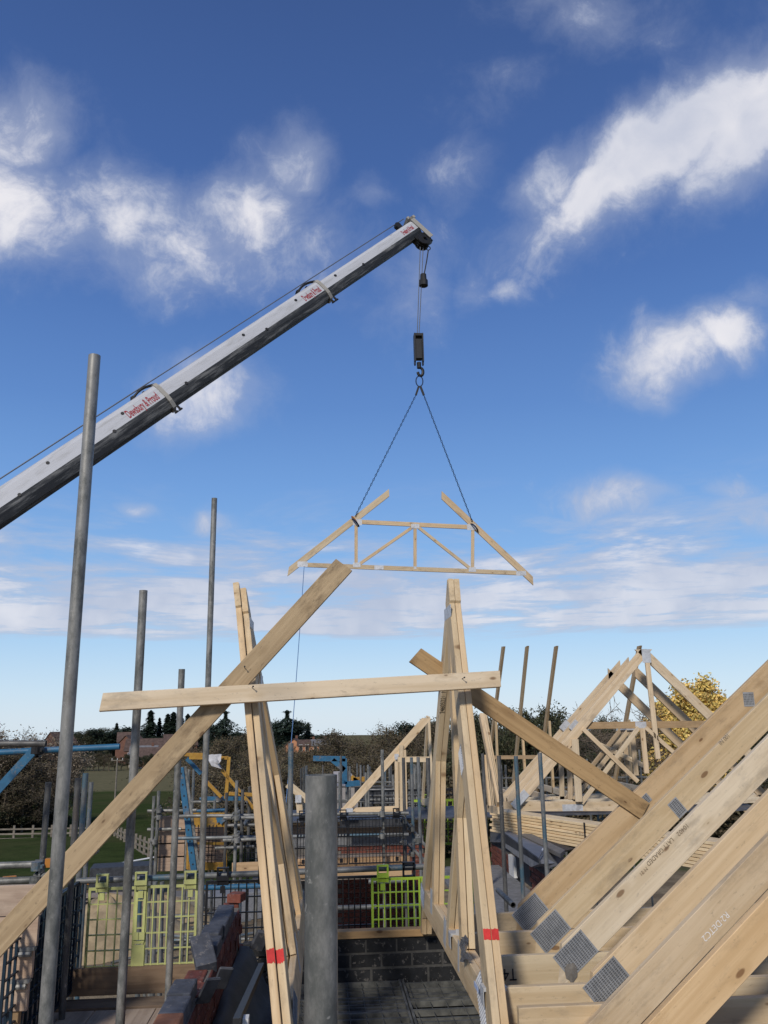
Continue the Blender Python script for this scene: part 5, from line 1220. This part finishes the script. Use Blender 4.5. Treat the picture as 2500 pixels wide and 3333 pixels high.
for a in [('pale rendered house beside the second tall tube, on the hill', 415, 2412, 330, 7, 7, 5, 3, 'render_far', 'roof_tile', .2), ('long dark-roofed terrace on the hill between the left tubes', 520, 2440, 300, 22, 8, 5, 3.5, 'brick_far', 'roof_tile', .05, 7), ('red gabled house above the terrace on the hill', 430, 2428, 310, 8, 8, 5, 3.5, 'brick_far', 'roof_tile', 1.2),
          ('low red house with pale window below the terrace', 505, 2468, 270, 10, 8, 4.5, 3, 'brick_far', 'roof_tile', -.1), ('small house with white wall left of it below the terrace', 468, 2462, 275, 8, 7, 4.5, 3, 'render_far', 'roof_slate', .1), ('brick house partly behind the diagonal board on the hill', 585, 2425, 310, 11, 8, 5, 3.5, 'brick_far', 'roof_tile', .3), ('red house left of the tallest tube on the hill', 195, 2420, 330, 9, 8, 5, 4, 'brick_far', 'roof_tile', 1.0),
          ('bright orange brick house with slate roof, right of three on the ridge', 1042, 2426, 260, 5, 5, 2, 1.5, 'brick_far_orange', 'roof_slate', .1), ('bright orange brick house, middle of three on the ridge', 1000, 2427, 262, 5.5, 5, 2, 1.5, 'brick_far_orange', 'roof_tile', .0), ('bright orange gable, left of three on the ridge, beside the leaning truss', 962, 2425, 264, 5, 5, 2, 1.7, 'brick_far_orange', 'roof_tile', 1.4)]: house(*a)
random.seed(61)
for px in range(935, 1080, 16): tree(random.choice(('brown0', 'brown3', 'olive2')), px, 2440+random.uniform(-5, 6), 235, 'low tree just below the orange houses on the ridge', 'trees below the orange houses', wide=1.8, tone=.8)
# ------------------------------------------------------------------ field fence, power pole
fe = thing('post_and_rail_fence', 'weathered post and rail fence across the field at left', 'fence', A(100, 2742, Y=80))
fm = MB(); fm.box((-.09, -.07, -.4), (.09, .07, 1.45)); FPM = fm.mesh('post'); FPM.materials.append(MATS['fence_wood'])
run = [A(-80, 2740, Y=81).xy, A(290, 2735, Y=80).xy, A(372, 2738, Y=79).xy, A(500, 2790, Y=62).xy]
for a, b in zip(run[:-1], run[1:]):
    L = (b-a).length; n = max(1, round(L/1.75)); d = (b-a)/n
    for k in range(n):
        p = a+d*k; q = a+d*(k+1); za, zb = gz(p.y), gz(q.y); link('post', FPM, None, fe, Matrix.Translation((p.x, p.y, za)))
        for hh in (.35, .75, 1.15): 
            mb = MB(); mb.bar((p.x, p.y-.09, za+hh), (q.x, q.y-.09, zb+hh), .05, .13); build('rail', mb, 'fence_wood', fe)
pp = thing('power_pole', 'thin wooden power pole with cross arm in the field', 'pole', A(375, 2602, Y=170)); a, b = A(375, 2602, Y=170), A(382, 2473, Y=170)
build('mast', MB().tube((b.x, b.y, a.z-.5), b, .17, .13, 8), 'fence_wood', pp); build('cross_arm', MB().bar(b+V((-1.2, 0, -.1)), b+V((1.2, 0, -.1)), .15, .16), 'fence_wood', pp)
mb = MB(); 
for dx_ in (-1, 0, 1): mb.tube(b+V((dx_, 0, 0)), b+V((dx_, 0, .3)), .06, n=6)
build('insulators', mb, 'upvc', pp)
random.seed(21)
for i in range(16):
    tree('bush', 235+i*17+random.uniform(-6, 6), 2578-i*2.2, 175+i*4, 'low hedge bush crossing the field', 'hedge across the field', 'bush', 1.1, .6)
# far scaffold poles behind the next house and the blue hoist
fs = thing('scaffold', 'distant cluster of scaffold tubes and rails beyond the next house', 'scaffold', A(1150, 2650, Y=26))
for (u, v, Y) in [(265, 400, 24), (290, 390, 24), (313, 375, 24), (326, 370, 24), (500, 365, 30), (695, 262, 18), (768, 375, 20), (792, 378, 21), (870, 345, 26), (908, 365, 22), (1008, 382, 26), (1238, 370, 24), (1258, 470, 22), (1488, 355, 20), (1500, 360, 22), (1550, 380, 22)]:
    p = A(*L5(u, v), Y=Y); tube_obj('standard', V((p.x, Y, 0)), p, random.choice(('galv', 'galv_dark', 'galv_blue')), fs, n=6)
for (u, v, u1, v1, Y) in [(650, 552, 1560, 550, 24), (650, 750, 1560, 725, 20), (900, 635, 1320, 632, 19), (650, 765, 1300, 752, 21)]:
    tube_obj('ledger', A(*L5(u, v), Y=Y), A(*L5(u1, v1), Y=Y), 'galv', fs, n=6)
for (x0, y0, x1, y1, Y) in [(1625, 2533, 2130, 2530, 20), (1625, 2565, 2130, 2562, 21), (1625, 2590, 2130, 2585, 18)]: tube_obj('ledger', A(x0, y0, Y=Y), A(x1, y1, Y=Y), 'galv', fs, n=6)
for (px, py, Y) in [(1631, 2490, 20), (1645, 2490, 20), (1775, 2480, 19), (1825, 2490, 19), (2035, 2470, 20), (2080, 2440, 20), (1910, 2470, 20)]:
    p = A(px, py, Y=Y); tube_obj('standard', V((p.x, Y, 0)), p, 'galv', fs, n=6)
random.seed(71)
for i in range(14):
    u, v, Y = random.uniform(660, 1600), random.uniform(330, 520), random.uniform(17, 28); p = A(*L5(u, v), Y=Y); tube_obj('standard', V((p.x, Y, 0)), p, random.choice(('galv', 'galv_dark', 'galv_blue')), fs, n=6)
for (u, v, u1, v1, Y) in [(650, 600, 1300, 596, 22), (900, 700, 1560, 690, 18), (650, 680, 1000, 676, 26), (1000, 780, 1560, 770, 18)]: tube_obj('ledger', A(*L5(u, v), Y=Y), A(*L5(u1, v1), Y=Y), 'galv_dark', fs, n=6)
hb2 = thing('hoist_bracket', 'small teal hoist bracket above the nearest tube, far off', 'bracket', A(1120, 2560, Y=19))
for (a, b, mt) in [((395, 295), (745, 300), 'blue_paint'), ((735, 295), (738, 570), 'blue_paint'), ((605, 310), (735, 420), 'blue_paint'), ((745, 575), (900, 560), 'blue_paint')]: timber('frame_bar', A(*L5(*a), Y=19), A(*L5(*b), Y=19), .11, .1, fN, hb2, mt)
hb3 = thing('hoist_bracket', 'small yellow hoist bracket beside the teal one, far off', 'bracket', A(1170, 2550, Y=22))
for (a, b) in [((805, 492), (880, 555)), ((830, 528), (970, 515))]: timber('frame_bar', A(*L5(*a), Y=22), A(*L5(*b), Y=22), .12, .1, fN, hb3, 'yellow_paint')
guard('far black screen guard beyond the pale truss', A(*L5(960, 650), Y=18), 1.9, .8, (1, 0, 0), 'guard_black', 24, 8, (), th=.02)
guard('far lime guard glimpsed behind the right girder truss', A(*M6(180, 1480), Y=17), .9, .8, (1, 0, 0), 'guard_lime', 8, 6, (.3,), th=.02)
guard('far blue-black guard beyond the far truss chords', A(*L8(1080, 1465), Y=19), 1.0, .7, (1, 0, 0), 'guard_blueblack', 10, 5, (), th=.02)
fh = thing('brick_house', 'pale rendered wall of a plot beyond the next house', 'house', A(1150, 2600, Y=24))
mb = MB(); a = A(*L5(650, 590), Y=25); b = A(*L5(880, 590), Y=25); mb.box((a.x, 25, 0), (b.x, 32, a.z)); build('wall', mb, 'render_far', fh)
mb = MB(); mb.box((a.x+1.75, 24.95, a.z-.35), (b.x-.1, 25.05, a.z-.02)); build('opening', mb, 'membrane', fh)
# ------------------------------------------------------------------ yard seen through the guards
def heap(label, px, py, rx, ry, h, mt, seed, nm='sand_heap', cat='heap'):
    c = A(px, py, Z=-ZC); random.seed(seed); mb = MB(); n, m_ = 22, 9
    for j in range(m_):
        t = j/(m_-1)
        for i in range(n):
            a = 2*math.pi*i/n; k = t*(1+.12*math.sin(3*a+seed)+.06*math.sin(7*a)); z = h*(1-t**1.4)*(1+.08*math.sin(5*a+j))+random.uniform(-.04, .04)*(j < m_-1)-.05*(j == m_-1)
            mb.v.append((c.x+rx*k*math.cos(a), c.y+ry*k*math.sin(a), z))
    mb.f = [(j*n+i, j*n+(i+1) % n, (j+1)*n+(i+1) % n, (j+1)*n+i) for j in range(m_-1) for i in range(n)]
    o = build(nm, mb, mt, origin=(c.x, c.y, 0), smooth=True); return tag(o, label, cat)
heap('pale sand heap in the yard seen through the yellow guards', 345, 3075, 3.2, 2.6, 1.7, 'sand', 1)
heap('smaller sand heap farther right in the yard', 520, 3010, 2.6, 2.0, 1.1, 'sand', 2)
def yard_box(label, px, py, size, rot, mt, nm, cat, Z=0):
    c = A(px, py, Z=-ZC+Z); mb = brick_mesh(*size, b=.03); M = Matrix.Translation((c.x, c.y, Z+size[2]/2)) @ Matrix.Rotation(rot, 4, 'Z'); return tag(link(nm, mb.mesh(nm), mt, None, M), label, cat)
for k in range(4): 
    pt_ = thing('pallet', ('lowest', 'second', 'third', 'topmost')[k]+' timber pallet of the stack in the yard', 'pallet', (A(345, 2960, Z=-ZC).x, A(345, 2960, Z=-ZC).y, .16*k), 'stacked pallets in the yard'); c = pt_.location
    for j in range(5): mb = MB(); mb.box((c.x-1.6, c.y-.5+.22*j, c.z+.12), (c.x+1.6, c.y-.36+.22*j, c.z+.15)); build('slat', mb, 'board_grey', pt_)
    for j in range(3): mb = MB(); mb.box((c.x-1.5+1.4*j, c.y-.5, c.z), (c.x-1.35+1.4*j, c.y+.5, c.z+.12)); build('bearer', mb, 'board_grey', pt_)
for i, (px, py, mt, lab) in enumerate([(275, 2880, 'orange_plastic', 'small orange barrier behind the blue-black guard'), (310, 2878, 'orange_plastic', 'orange barrier above the left yellow guard'), (30, 2874, 'orange_plastic', 'orange barrier at the left edge behind the ledgers'), (205, 2945, 'orange_plastic', 'orange barrier glimpsed through the blue-black guard')]): yard_box(lab, px, py, (.7, .3, .35), .2*i, mt, 'barrier', 'barrier')
yard_box('dark site skip beyond the yellow guards', 400, 2895, (3.2, 1.6, 1.2), .15, 'membrane', 'skip', 'skip'); yard_box('grey stack of blocks beyond the black guard', 760, 2990, (2.2, 1.4, 1.1), .4, 'block_grey', 'block_stack', 'blocks'); yard_box('pale wrapped pack of bricks right of the sand', 600, 2990, (1.6, 1.2, 1.0), -.3, 'mortar', 'brick_pack', 'bricks')
random.seed(33)
for i in range(12):
    c = A(560+random.uniform(-40, 120), 3020+random.uniform(-50, 110), Z=-ZC+.15); a = random.uniform(-.5, .8); d = V((math.cos(a), math.sin(a), 0))*random.uniform(1.2, 2.6)
    o = tube_obj('yard_tube', V((c.x, c.y, .1+.06*i))-d, V((c.x, c.y, .12+.06*i))+d, random.choice(('galv', 'galv_blue', 'galv_dark')), None, n=8, r=.05); tag(o, 'scaffold tube in the loose pile lying in the yard', 'scaffold tube', 'loose tube pile in the yard')
for (px, py, px1, py1, Y, lab) in [(455, 2880, 470, 3190, 9.2, 'lower scaffold leg behind the left yellow guard'), (505, 2870, 512, 3190, 9.6, 'left of two lower scaffold legs behind the right yellow guard'), (528, 2870, 536, 3190, 9.8, 'right of two lower scaffold legs behind the right yellow guard'), (780, 2870, 782, 3100, 9.4, 'lower scaffold leg behind the black guard')]:
    ltube(lab, A(px1, py1, Y=Y)-V((0, 0, 2)), A(px, py, Y=Y), 'galv_blue')
o = tube_obj('white_rail', A(300, 2826, Y=50), A(505, 2790, Y=52), 'upvc', None, n=6, r=.05); tag(o, 'thin white barrier rail on the grass beyond the yard', 'rail')
